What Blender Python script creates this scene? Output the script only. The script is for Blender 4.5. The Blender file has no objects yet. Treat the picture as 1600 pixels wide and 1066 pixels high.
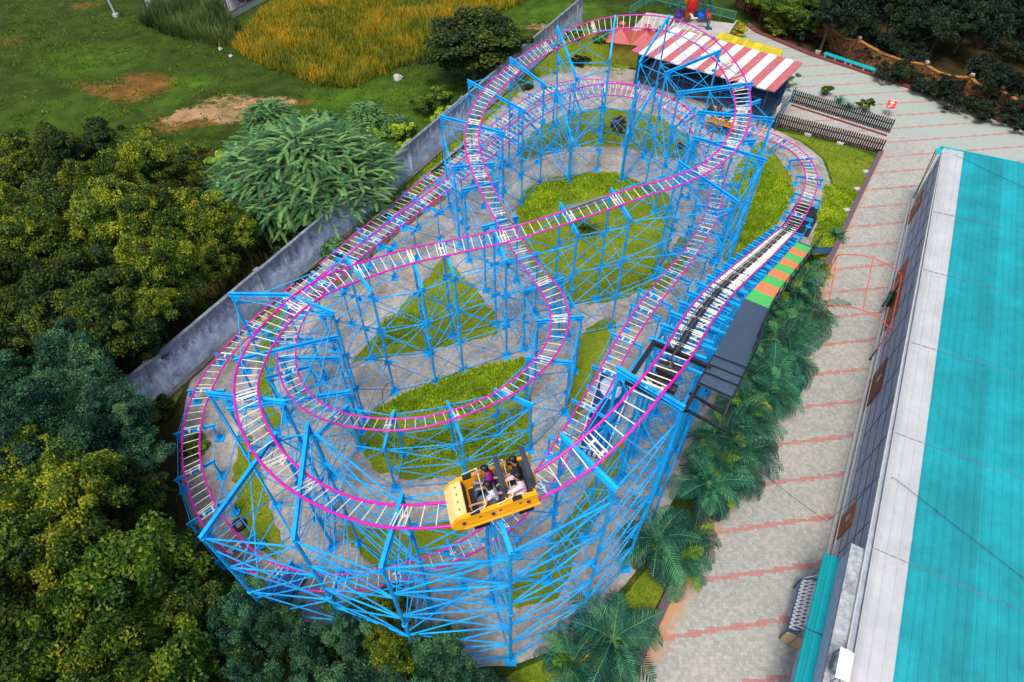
import bpy, bmesh, math, random
import numpy as np
from mathutils import Vector, Matrix
random.seed(7); RNG=np.random.default_rng(7)
C=bpy.context.scene.collection
H=26.0; FPX=960.4; PITCH=0.8395
SP,CP=math.sin(PITCH),math.cos(PITCH)
def P(x,y,z=0.0):
    """surveyed point: place seen in the photograph at (x,y), standing z metres above the ground"""
    u=(x-800)/FPX; v=(y-533)/FPX
    d=(u, CP-v*SP, -SP-v*CP)
    t=(z-H)/d[2]
    return Vector((d[0]*t,d[1]*t,z))
# ------------------------------------------------------------ scene, camera, light
sc=bpy.context.scene
cam=bpy.data.cameras.new('camera'); camo=bpy.data.objects.new('camera',cam); C.objects.link(camo)
camo.location=(0,0,H); camo.rotation_euler=(math.pi/2-PITCH,0,0)
cam.sensor_width=36; cam.lens=36*FPX/1600; cam.clip_end=2000; sc.camera=camo
w=bpy.data.worlds.new("World"); sc.world=w; w.use_nodes=True
nt=w.node_tree; bg=nt.nodes['Background']; sky=nt.nodes.new('ShaderNodeTexSky'); sky.sky_type='NISHITA'; sky.sun_disc=False
SUN_EL,SUN_AZ=math.radians(66),math.radians(205)
sky.sun_elevation=SUN_EL; sky.sun_rotation=SUN_AZ; sky.air_density=1.0; sky.dust_density=4.0; sky.ozone_density=1.0
nt.links.new(sky.outputs[0],bg.inputs[0]); bg.inputs[1].default_value=0.12
sl=bpy.data.lights.new('sun','SUN'); so=bpy.data.objects.new('sun',sl); C.objects.link(so)
sl.energy=1.5; sl.angle=math.radians(16); sl.color=(1,.96,.9)
sd=Vector((math.sin(SUN_AZ)*math.cos(SUN_EL),math.cos(SUN_AZ)*math.cos(SUN_EL),math.sin(SUN_EL)))
so.rotation_euler=sd.to_track_quat('Z','Y').to_euler()
sc.view_settings.view_transform='Standard'; sc.view_settings.look='None'; sc.view_settings.gamma=1; sc.view_settings.exposure=0.62
# ------------------------------------------------------------ materials
def new_mat(name):
    m=bpy.data.materials.new(name); m.use_nodes=True; n=m.node_tree
    return m,n,n.nodes['Principled BSDF']
def N(n,t,**k):
    x=n.nodes.new(t)
    for a,b in k.items():
        if a.startswith('i_'): x.inputs[a[2:].replace('_',' ')].default_value=b
        else: setattr(x,a,b)
    return x
def ramp(n,stops):
    r=n.nodes.new('ShaderNodeValToRGB'); e=r.color_ramp.elements
    while len(e)<len(stops): e.new(.5)
    for q,(p,c) in zip(e,stops): q.position=p; q.color=(*c,1) if len(c)==3 else c
    return r
def mix(n,f,a,b,mode='MIX'):
    x=n.nodes.new('ShaderNodeMix'); x.data_type='RGBA'; x.blend_type=mode
    for s,v in ((0,f),(6,a),(7,b)):
        if hasattr(v,'links') or hasattr(v,'is_linked'): n.links.new(v,x.inputs[s])
        else: x.inputs[s].default_value=v if s==0 else (*v,1) if len(v)==3 else v
    return x.outputs[2]
def noise(n,scale,detail=4,rough=.6,coord=None,dist=0):
    x=N(n,'ShaderNodeTexNoise'); x.inputs['Scale'].default_value=scale; x.inputs['Detail'].default_value=detail
    x.inputs['Roughness'].default_value=rough; x.inputs['Distortion'].default_value=dist
    if coord is not None: n.links.new(coord,x.inputs['Vector'])
    return x
def paint(name,col,rough=.45,var=.18,scale=6,metal=0,dirt=None,dirt_amt=.25,bump=0.0):
    m,n,b=new_mat(name); tc=N(n,'ShaderNodeTexCoord')
    ge=N(n,'ShaderNodeNewGeometry')
    t=noise(n,scale,5,.65,ge.outputs['Position'])
    lo=tuple(c*(1-var) for c in col); hi=tuple(min(1,c*(1+var)) for c in col)
    r=ramp(n,[(.3,lo),(.7,hi)]); n.links.new(t.outputs[0],r.inputs[0]); out=r.outputs[0]
    if dirt:
        t2=noise(n,scale*.35,6,.75,ge.outputs['Position']); r2=ramp(n,[(.5,(0,0,0)),(.68,(1,1,1))]); n.links.new(t2.outputs[0],r2.inputs[0])
        mm=N(n,'ShaderNodeMath',operation='MULTIPLY'); n.links.new(r2.outputs[0],mm.inputs[0]); mm.inputs[1].default_value=dirt_amt
        out=mix(n,mm.outputs[0],out,dirt)
    n.links.new(out,b.inputs['Base Color']); b.inputs['Roughness'].default_value=rough; b.inputs['Metallic'].default_value=metal
    if bump:
        bp_=N(n,'ShaderNodeBump'); bp_.inputs['Strength'].default_value=bump; bp_.inputs['Distance'].default_value=.02
        n.links.new(t.outputs[0],bp_.inputs['Height']); n.links.new(bp_.outputs[0],b.inputs['Normal'])
    return m
M={}
M['blue']=paint('blue_paint',(.010,.38,.95),.5,.32,1.4,dirt=(.03,.22,.48),dirt_amt=.45); M['blue'].node_tree.nodes['Principled BSDF'].inputs['Specular IOR Level'].default_value=.22
M['pink']=paint('magenta_paint',(.66,.003,.42),.35,.12,3,dirt=(.45,.02,.3),dirt_amt=.3)
M['cream']=paint('cream_paint',(.86,.80,.66),.5,.08,5,dirt=(.5,.42,.3),dirt_amt=.4)
M['black']=paint('black_steel',(.012,.014,.018),.45,.3,8,dirt=(.06,.06,.07))
M['chain']=paint('chain_steel',(.12,.13,.15),.4,.4,30,metal=.6)
M['greysteel']=paint('grey_steel',(.22,.23,.26),.45,.2,6,metal=.3,dirt=(.1,.08,.07))
M['yellow']=paint('yellow_fibreglass',(.95,.42,.012),.28,.06,4,dirt=(.6,.22,.02),dirt_amt=.3)
M['cream_nose']=paint('pale_yellow_fibreglass',(.9,.62,.25),.28,.06,4)
M['white']=paint('white_paint',(.78,.78,.78),.4,.05,4)
M['pad']=paint('grey_vinyl',(.045,.06,.085),.4,.2,9,bump=.2)
M['green_step']=paint('green_tread',(.10,.62,.13),.55,.12,9,dirt=(.06,.3,.1))
M['orange_step']=paint('orange_tread',(.90,.28,.10),.55,.12,9,dirt=(.5,.2,.1))
M['deck']=paint('slate_deck',(.055,.092,.145),.6,.2,5,dirt=(.09,.11,.14),dirt_amt=.5)
M['navy']=paint('navy_sheet',(.012,.08,.19),.5,.25,4,dirt=(.03,.06,.1))
M['darkgreen']=paint('dark_green_plastic',(.004,.10,.05),.4,.2,8)
M['redpipe']=paint('red_pipe',(.72,.10,.06),.45,.15,8,dirt=(.4,.1,.08))
M['cyan']=paint('cyan_sheet',(.005,.42,.48),.4,.08,2,dirt=(.005,.3,.35),dirt_amt=.6)
M['greenrail']=paint('green_rail',(.05,.32,.26),.5,.2,8)
M['palegrey']=paint('pale_concrete_cap',(.45,.45,.42),.85,.2,9)
M['brick']=paint('red_brick_kerb',(.17,.045,.045),.85,.3,18,dirt=(.08,.03,.03),bump=.4)
M['mauve']=paint('mauve_kerb',(.13,.085,.10),.85,.3,15,dirt=(.05,.03,.04),bump=.4)
M['woodbrown']=paint('brown_fence',(.035,.013,.013),.6,.4,14)
M['blackfence']=paint('black_fence',(.008,.010,.012),.6,.4,14)
M['redroof']=paint('red_roof',(.48,.085,.08),.55,.15,6,dirt=(.25,.05,.05),dirt_amt=.4)
M['stripered']=paint('faded_red_stripe',(.48,.13,.14),.55,.12,6,dirt=(.62,.3,.3),dirt_amt=.4)
M['stripewhite']=paint('white_stripe',(.82,.82,.82),.5,.05,6,dirt=(.6,.6,.62),dirt_amt=.3)
M['orangebrown']=paint('orange_brown_wood',(.25,.06,.015),.6,.3,12,dirt=(.12,.03,.015),bump=.2)
M['maroon']=paint('maroon_wood',(.13,.015,.015),.6,.3,12)
M['wallwhite']=paint('bluish_white_wall',(.50,.56,.66),.8,.1,3,dirt=(.32,.38,.46),dirt_amt=.4)
M['wallgrey']=paint('grey_panel',(.34,.39,.47),.8,.18,2.2,dirt=(.30,.36,.44),dirt_amt=.5)
M['purple']=paint('purple_paint',(.10,.03,.22),.4,.2,4)
M['redpaint']=paint('red_paint',(.62,.02,.02),.4,.15,4)
M['bluebag']=paint('blue_plastic',(.01,.12,.50),.25,.5,9,dirt=(.2,.35,.6),dirt_amt=.4)
M['bluebox']=paint('blue_box',(.005,.10,.36),.45,.15,3,dirt=(.01,.05,.2))
M['tank']=paint('blue_tank',(.005,.055,.19),.3,.3,2,dirt=(.01,.03,.08))
M['tankpale']=paint('pale_tank',(.45,.52,.62),.4,.2,2,dirt=(.2,.28,.4))
M['skin']=paint('skin',(.42,.20,.12),.55,.06,12)
M['hair']=paint('black_hair',(.008,.007,.008),.5,.5,60)
M['rubber']=paint('black_rubber',(.012,.012,.012),.7,.3,12)
M['bark']=paint('bark',(.10,.075,.05),.9,.35,9,bump=.5)
M['stone']=paint('rock',(.42,.40,.37),.9,.2,8,bump=.4)
M['cloth_black']=paint('black_cloth',(.012,.012,.016),.8,.3,20)
M['cloth_purple']=paint('purple_cloth',(.22,.006,.20),.8,.2,20)
M['cloth_pink']=paint('pale_pink_cloth',(.80,.55,.60),.8,.08,20)
M['cloth_white']=paint('white_cloth',(.72,.72,.76),.8,.08,20)
M['denim']=paint('denim',(.045,.11,.19),.85,.25,24)
M['dark_denim']=paint('dark_denim',(.016,.035,.07),.85,.25,24)
M['grey_cloth']=paint('grey_cloth',(.09,.11,.15),.85,.25,24)
def print_cloth():
    m,n,b=new_mat('patterned_cloth'); ge=N(n,'ShaderNodeTexCoord'); v=N(n,'ShaderNodeTexVoronoi'); v.inputs['Scale'].default_value=26
    n.links.new(ge.outputs['Object'],v.inputs['Vector']); r=ramp(n,[(.28,(.05,.03,.18)),(.42,(.62,.60,.72))]); n.links.new(v.outputs['Distance'],r.inputs[0])
    n.links.new(r.outputs[0],b.inputs['Base Color']); b.inputs['Roughness'].default_value=.85; return m
M['cloth_print']=print_cloth()
def foliage(name,dark,mid,light,scale=1.1):
    m,n,b=new_mat(name); at=N(n,'ShaderNodeAttribute'); at.attribute_name='tint'; ge=N(n,'ShaderNodeNewGeometry'); oi=N(n,'ShaderNodeObjectInfo')
    t=noise(n,scale,3,.6,ge.outputs['Position'])
    a=N(n,'ShaderNodeMath',operation='MULTIPLY_ADD'); n.links.new(t.outputs[0],a.inputs[0]); a.inputs[1].default_value=.7; 
    s=N(n,'ShaderNodeMath',operation='MULTIPLY_ADD'); n.links.new(at.outputs['Fac'],s.inputs[0]); s.inputs[1].default_value=.75; s.inputs[2].default_value=-.27
    n.links.new(s.outputs[0],a.inputs[2])
    r=ramp(n,[(.15,dark),(.48,mid),(.85,light)]); n.links.new(a.outputs[0],r.inputs[0])
    hs=N(n,'ShaderNodeHueSaturation'); mr=N(n,'ShaderNodeMapRange'); n.links.new(oi.outputs['Random'],mr.inputs[0]); mr.inputs[3].default_value=.7; mr.inputs[4].default_value=1.25
    n.links.new(mr.outputs[0],hs.inputs['Value']); n.links.new(r.outputs[0],hs.inputs['Color'])
    n.links.new(hs.outputs[0],b.inputs['Base Color']); b.inputs['Roughness'].default_value=.55
    b.inputs['Specular IOR Level'].default_value=.3
    tr=N(n,'ShaderNodeBsdfTranslucent'); n.links.new(hs.outputs[0],tr.inputs['Color']); ms=N(n,'ShaderNodeMixShader'); ms.inputs[0].default_value=.25
    n.links.new(b.outputs[0],ms.inputs[1]); n.links.new(tr.outputs[0],ms.inputs[2]); n.links.new(ms.outputs[0],n.nodes['Material Output'].inputs['Surface'])
    return m
M['f_dark']=foliage('foliage_dark_olive',(.009,.028,.006),(.034,.078,.010),(.17,.20,.012))
M['f_yel']=foliage('foliage_yellow_green',(.012,.044,.006),(.075,.145,.010),(.38,.39,.014))
M['f_teal']=foliage('foliage_blue_green',(.008,.042,.024),(.036,.14,.075),(.16,.34,.12))
M['f_feather']=foliage('foliage_feathery',(.014,.065,.022),(.055,.175,.055),(.20,.38,.11),1.6)
M['f_bright']=foliage('foliage_bright_green',(.014,.05,.006),(.06,.15,.010),(.27,.34,.02))
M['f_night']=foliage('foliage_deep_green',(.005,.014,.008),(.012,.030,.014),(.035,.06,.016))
M['f_palm']=foliage('foliage_palm',(.006,.045,.030),(.022,.14,.085),(.11,.34,.13),2.5)
M['f_palmy']=foliage('foliage_palm_yellow',(.02,.10,.03),(.10,.24,.02),(.36,.38,.02),2.5)
M['f_gold']=foliage('foliage_gold',(.14,.16,.008),(.40,.36,.012),(.65,.52,.03),3)
M['f_rust']=foliage('foliage_rust',(.05,.02,.008),(.17,.05,.015),(.36,.12,.03),3)
M['f_lawn']=foliage('lawn_grass',(.07,.15,.008),(.19,.31,.014),(.42,.47,.03),.8)
M['f_cover']=foliage('ground_cover',(.14,.28,.01),(.34,.52,.018),(.66,.76,.05),1.3)
M['f_crop']=foliage('crop_gold',(.08,.12,.006),(.23,.235,.008),(.56,.33,.012),.45)
M['f_maize']=foliage('crop_green',(.03,.065,.012),(.09,.15,.03),(.20,.24,.06),.9)
def ground_mat():
    m,n,b=new_mat('ground_soil_and_grass'); at=N(n,'ShaderNodeAttribute'); at.attribute_name='soil'; gr=N(n,'ShaderNodeAttribute'); gr.attribute_name='lush'
    pa=N(n,'ShaderNodeAttribute'); pa.attribute_name='pale'; dk=N(n,'ShaderNodeAttribute'); dk.attribute_name='litter'
    ge=N(n,'ShaderNodeNewGeometry'); pos=ge.outputs['Position']
    a=noise(n,.5,6,.7,pos); c=noise(n,9,5,.7,pos); e=noise(n,1.6,7,.75,pos,.6)
    g1=ramp(n,[(.3,(.016,.034,.006)),(.5,(.034,.062,.008)),(.7,(.065,.092,.010))]); n.links.new(c.outputs[0],g1.inputs[0])
    g2=ramp(n,[(.3,(.03,.08,.006)),(.55,(.07,.145,.010)),(.75,(.14,.20,.018))]); n.links.new(c.outputs[0],g2.inputs[0])
    def msk(att,k=1.0,lo=.48,hi=.62):
        ad=N(n,'ShaderNodeMath',operation='MULTIPLY_ADD'); n.links.new(e.outputs[0],ad.inputs[0]); ad.inputs[1].default_value=1.15*k
        n.links.new(att.outputs['Fac'],ad.inputs[2]); r=ramp(n,[(.85,(0,0,0)),(1.0,(.8,.8,.8))]); n.links.new(ad.outputs[0],r.inputs[0]); return r.outputs[0]
    gg=mix(n,gr.outputs['Fac'],g1.outputs[0],g2.outputs[0])
    so_=ramp(n,[(.3,(.06,.05,.010)),(.5,(.20,.085,.022)),(.7,(.34,.15,.05))]); n.links.new(c.outputs[0],so_.inputs[0])
    pl=ramp(n,[(.3,(.22,.15,.07)),(.5,(.40,.24,.13)),(.7,(.55,.38,.25))]); n.links.new(c.outputs[0],pl.inputs[0])
    li=ramp(n,[(.3,(.02,.016,.010)),(.7,(.09,.055,.025))]); n.links.new(c.outputs[0],li.inputs[0])
    x=mix(n,msk(dk),gg,li.outputs[0]); x=mix(n,msk(at),x,so_.outputs[0]); x=mix(n,msk(pa),x,pl.outputs[0])
    bb=ramp(n,[(.38,(.62,.66,.6)),(.62,(1.35,1.28,1.2))]); n.links.new(a.outputs[0],bb.inputs[0]); x=mix(n,1.0,x,bb.outputs[0],'MULTIPLY')
    n.links.new(x,b.inputs['Base Color']); b.inputs['Roughness'].default_value=.95; b.inputs['Specular IOR Level'].default_value=.1
    bu=N(n,'ShaderNodeBump'); bu.inputs['Strength'].default_value=.6; bu.inputs['Distance'].default_value=.06; n.links.new(c.outputs[0],bu.inputs['Height']); n.links.new(bu.outputs[0],b.inputs['Normal'])
    return m
M['ground']=ground_mat()
def simple_ground(name,stops,sc_=7,big=.6,bigc=((.8,.8,.8),(1.2,1.2,1.2)),bump=.4,patch=None):
    m,n,b=new_mat(name); ge=N(n,'ShaderNodeNewGeometry'); pos=ge.outputs['Position']
    c=noise(n,sc_,7,.72,pos); a=noise(n,big,6,.7,pos,.4); r=ramp(n,stops); n.links.new(c.outputs[0],r.inputs[0])
    r2=ramp(n,[(.38,bigc[0]),(.62,bigc[1])]); n.links.new(a.outputs[0],r2.inputs[0]); x=mix(n,1.0,r.outputs[0],r2.outputs[0],'MULTIPLY')
    if patch:
        a2=noise(n,patch[1],7,.75,pos,.5); r3=ramp(n,[(patch[2],(0,0,0)),(patch[2]+.09,(1,1,1))]); n.links.new(a2.outputs[0],r3.inputs[0]); x=mix(n,r3.outputs[0],x,patch[0])
    n.links.new(x,b.inputs['Base Color']); b.inputs['Roughness'].default_value=.92; b.inputs['Specular IOR Level'].default_value=.2
    bu=N(n,'ShaderNodeBump'); bu.inputs['Strength'].default_value=bump; bu.inputs['Distance'].default_value=.03; n.links.new(c.outputs[0],bu.inputs['Height']); n.links.new(bu.outputs[0],b.inputs['Normal'])
    return m
M['slab']=simple_ground('weathered_concrete',[(.3,(.235,.215,.19)),(.5,(.345,.325,.295)),(.7,(.46,.44,.40))],5,.45,((.68,.66,.64),(1.18,1.16,1.12)),.25,((.25,.15,.09),.35,.60))
M['lawn']=simple_ground('lawn_turf',[(.3,(.07,.12,.008)),(.5,(.15,.21,.014)),(.7,(.27,.29,.025))],12,.55,((.75,.85,.7),(1.25,1.12,1.0)),.6,((.26,.15,.04),1.1,.60))
M['redsoil']=simple_ground('red_soil',[(.3,(.10,.045,.02)),(.7,(.30,.14,.06))],6,.8,((.7,.7,.7),(1.2,1.2,1.2)),.5,((.05,.09,.012),1.3,.52))
M['plainconc']=simple_ground('swept_concrete',[(.3,(.36,.33,.29)),(.7,(.50,.47,.43))],4,.5,((.8,.8,.8),(1.1,1.1,1.1)),.15)
M['wallconc']=None
def pavers():
    m,n,b=new_mat('interlocking_pavers'); ge=N(n,'ShaderNodeNewGeometry'); pos=ge.outputs['Position']
    v=N(n,'ShaderNodeTexVoronoi'); v.inputs['Scale'].default_value=7.4; v.inputs['Randomness'].default_value=.5; n.links.new(pos,v.inputs['Vector'])
    ve=N(n,'ShaderNodeTexVoronoi',feature='DISTANCE_TO_EDGE'); ve.inputs['Scale'].default_value=7.4; ve.inputs['Randomness'].default_value=.5; n.links.new(pos,ve.inputs['Vector'])
    # stripe measured at the centre of each paver, so that its edge follows the blocks
    dt=N(n,'ShaderNodeVectorMath',operation='DOT_PRODUCT'); vs=N(n,'ShaderNodeVectorMath',operation='SCALE'); 
    n.links.new(v.outputs['Position'],dt.inputs[0]); a=1.7034; dt.inputs[1].default_value=(math.cos(a),math.sin(a),0)
    m1=N(n,'ShaderNodeMath',operation='MULTIPLY_ADD'); n.links.new(dt.outputs['Value'],m1.inputs[0]); d=.07609*26; m1.inputs[1].default_value=1/d; m1.inputs[2].default_value=-.2562*26/d+.5
    fr=N(n,'ShaderNodeMath',operation='FRACT'); n.links.new(m1.outputs[0],fr.inputs[0])
    s1=N(n,'ShaderNodeMath',operation='SUBTRACT'); n.links.new(fr.outputs[0],s1.inputs[0]); s1.inputs[1].default_value=.5
    ab=N(n,'ShaderNodeMath',operation='ABSOLUTE'); n.links.new(s1.outputs[0],ab.inputs[0])
    lt=N(n,'ShaderNodeMath',operation='LESS_THAN'); n.links.new(ab.outputs[0],lt.inputs[0]); lt.inputs[1].default_value=.050
    sp=N(n,'ShaderNodeSeparateColor'); n.links.new(v.outputs['Color'],sp.inputs[0])
    r=ramp(n,[(0,(.335,.330,.31)),(.5,(.385,.378,.35)),(1,(.45,.435,.385))]); n.links.new(sp.outputs[0],r.inputs[0])
    big=noise(n,.25,5,.7,pos); rb=ramp(n,[(.35,(.86,.90,.93)),(.65,(1.08,1.06,1.0))]); n.links.new(big.outputs[0],rb.inputs[0])
    x=mix(n,1.0,r.outputs[0],rb.outputs[0],'MULTIPLY')
    # greener, mossier blocks out on the plaza
    at=N(n,'ShaderNodeAttribute'); at.attribute_name='plaza'; x=mix(n,at.outputs['Fac'],x,mix(n,.75,x,(.36,.42,.37)))
    wn=noise(n,1.3,5,.8,pos); wr=ramp(n,[(.33,(.35,.32,.30)),(.45,(.47,.15,.13))]); n.links.new(wn.outputs[0],wr.inputs[0])
    x=mix(n,lt.outputs[0],x,mix(n,.28,wr.outputs[0],r.outputs[0]))
    fi=noise(n,40,4,.7,pos); rf=ramp(n,[(.3,(.82,.82,.82)),(.7,(1.15,1.15,1.15))]); n.links.new(fi.outputs[0],rf.inputs[0]); x=mix(n,1.0,x,rf.outputs[0],'MULTIPLY')
    re=ramp(n,[(.0,(.70,.72,.70)),(.055,(1,1,1))]); n.links.new(ve.outputs[0],re.inputs[0]); x=mix(n,1.0,x,re.outputs[0],'MULTIPLY')
    # orange soil washed out of the bed along the kerb
    so_=N(n,'ShaderNodeAttribute'); so_.attribute_name='wash'; e=noise(n,1.1,6,.7,pos,.5); ad=N(n,'ShaderNodeMath',operation='MULTIPLY_ADD'); n.links.new(e.outputs[0],ad.inputs[0]); ad.inputs[1].default_value=.6; n.links.new(so_.outputs['Fac'],ad.inputs[2])
    rs=ramp(n,[(.55,(0,0,0)),(1.0,(1,1,1))]); n.links.new(ad.outputs[0],rs.inputs[0]); x=mix(n,rs.outputs[0],x,(.50,.27,.13))
    n.links.new(x,b.inputs['Base Color']); b.inputs['Roughness'].default_value=.85; b.inputs['Specular IOR Level'].default_value=.25
    bu=N(n,'ShaderNodeBump'); bu.inputs['Strength'].default_value=.35; bu.inputs['Distance'].default_value=.01; n.links.new(re.outputs[0],bu.inputs['Height']); n.links.new(bu.outputs[0],b.inputs['Normal'])
    return m
M['pavers']=pavers()
def wall_mat():
    m,n,b=new_mat('stained_plaster'); ge=N(n,'ShaderNodeNewGeometry'); pos=ge.outputs['Position']; sx=N(n,'ShaderNodeSeparateXYZ'); n.links.new(pos,sx.inputs[0])
    a=noise(n,1.2,7,.75,pos); r=ramp(n,[(.36,(.30,.36,.46)),(.5,(.54,.60,.70)),(.64,(.84,.87,.91))]); n.links.new(a.outputs[0],r.inputs[0])
    mp=N(n,'ShaderNodeMapping'); mp.inputs['Scale'].default_value=(1.6,1.6,.7); n.links.new(pos,mp.inputs[0]); st=noise(n,1.6,6,.8,mp.outputs[0])
    ad=N(n,'ShaderNodeMath',operation='MULTIPLY_ADD'); n.links.new(sx.outputs[2],ad.inputs[0]); ad.inputs[1].default_value=.22; n.links.new(st.outputs[0],ad.inputs[2])
    rr=ramp(n,[(.80,(0,0,0)),(1.22,(.75,.75,.75))]); n.links.new(ad.outputs[0],rr.inputs[0]); x=mix(n,rr.outputs[0],r.outputs[0],(.055,.065,.095))
    n.links.new(x,b.inputs['Base Color']); b.inputs['Roughness'].default_value=.9
    return m
M['wallconc']=wall_mat()
def cobble():
    m,n,b=new_mat('cobble_cladding'); ge=N(n,'ShaderNodeNewGeometry'); pos=ge.outputs['Position']
    v=N(n,'ShaderNodeTexVoronoi'); v.inputs['Scale'].default_value=3.8; n.links.new(pos,v.inputs['Vector']); ve=N(n,'ShaderNodeTexVoronoi',feature='DISTANCE_TO_EDGE'); ve.inputs['Scale'].default_value=3.8; n.links.new(pos,ve.inputs['Vector'])
    sp=N(n,'ShaderNodeSeparateColor'); n.links.new(v.outputs['Color'],sp.inputs[0]); r=ramp(n,[(0,(.16,.06,.02)),(.5,(.26,.11,.03)),(1,(.33,.17,.06))]); n.links.new(sp.outputs[0],r.inputs[0])
    re=ramp(n,[(.04,(1,1,1)),(.10,(0,0,0))]); n.links.new(ve.outputs[0],re.inputs[0]); x=mix(n,re.outputs[0],r.outputs[0],(.06,.02,.015))
    n.links.new(x,b.inputs['Base Color']); b.inputs['Roughness'].default_value=.85; return m
M['cobble']=cobble()
def ribbed(name,col,scale,dirvec,dark=.75,rough=.4,seam=None):
    m,n,b=new_mat(name); ge=N(n,'ShaderNodeNewGeometry'); pos=ge.outputs['Position']; dt=N(n,'ShaderNodeVectorMath',operation='DOT_PRODUCT'); n.links.new(pos,dt.inputs[0]); dt.inputs[1].default_value=dirvec
    fl=N(n,'ShaderNodeMath',operation='MULTIPLY'); n.links.new(dt.outputs['Value'],fl.inputs[0]); fl.inputs[1].default_value=scale; f2=N(n,'ShaderNodeMath',operation='FLOOR'); n.links.new(fl.outputs[0],f2.inputs[0])
    wn=N(n,'ShaderNodeTexWhiteNoise',noise_dimensions='1D'); n.links.new(f2.outputs[0],wn.inputs['W']); 
    t=noise(n,.5,6,.75,pos); t2=noise(n,7,5,.8,pos)
    r=ramp(n,[(.3,tuple(c*dark for c in col)),(.7,tuple(min(1,c*1.15) for c in col))]); n.links.new(t.outputs[0],r.inputs[0])
    rw=ramp(n,[(0,(.82,.82,.82)),(1,(1.12,1.12,1.12))]); n.links.new(wn.outputs[0],rw.inputs[0]); x=mix(n,1.0,r.outputs[0],rw.outputs[0],'MULTIPLY')
    rd=ramp(n,[(.60,(0,0,0)),(.8,(.45,.45,.45))]); n.links.new(t2.outputs[0],rd.inputs[0]); x=mix(n,rd.outputs[0],x,tuple(c*.45+.03 for c in col))
    n.links.new(x,b.inputs['Base Color']); b.inputs['Roughness'].default_value=rough; return m
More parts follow.
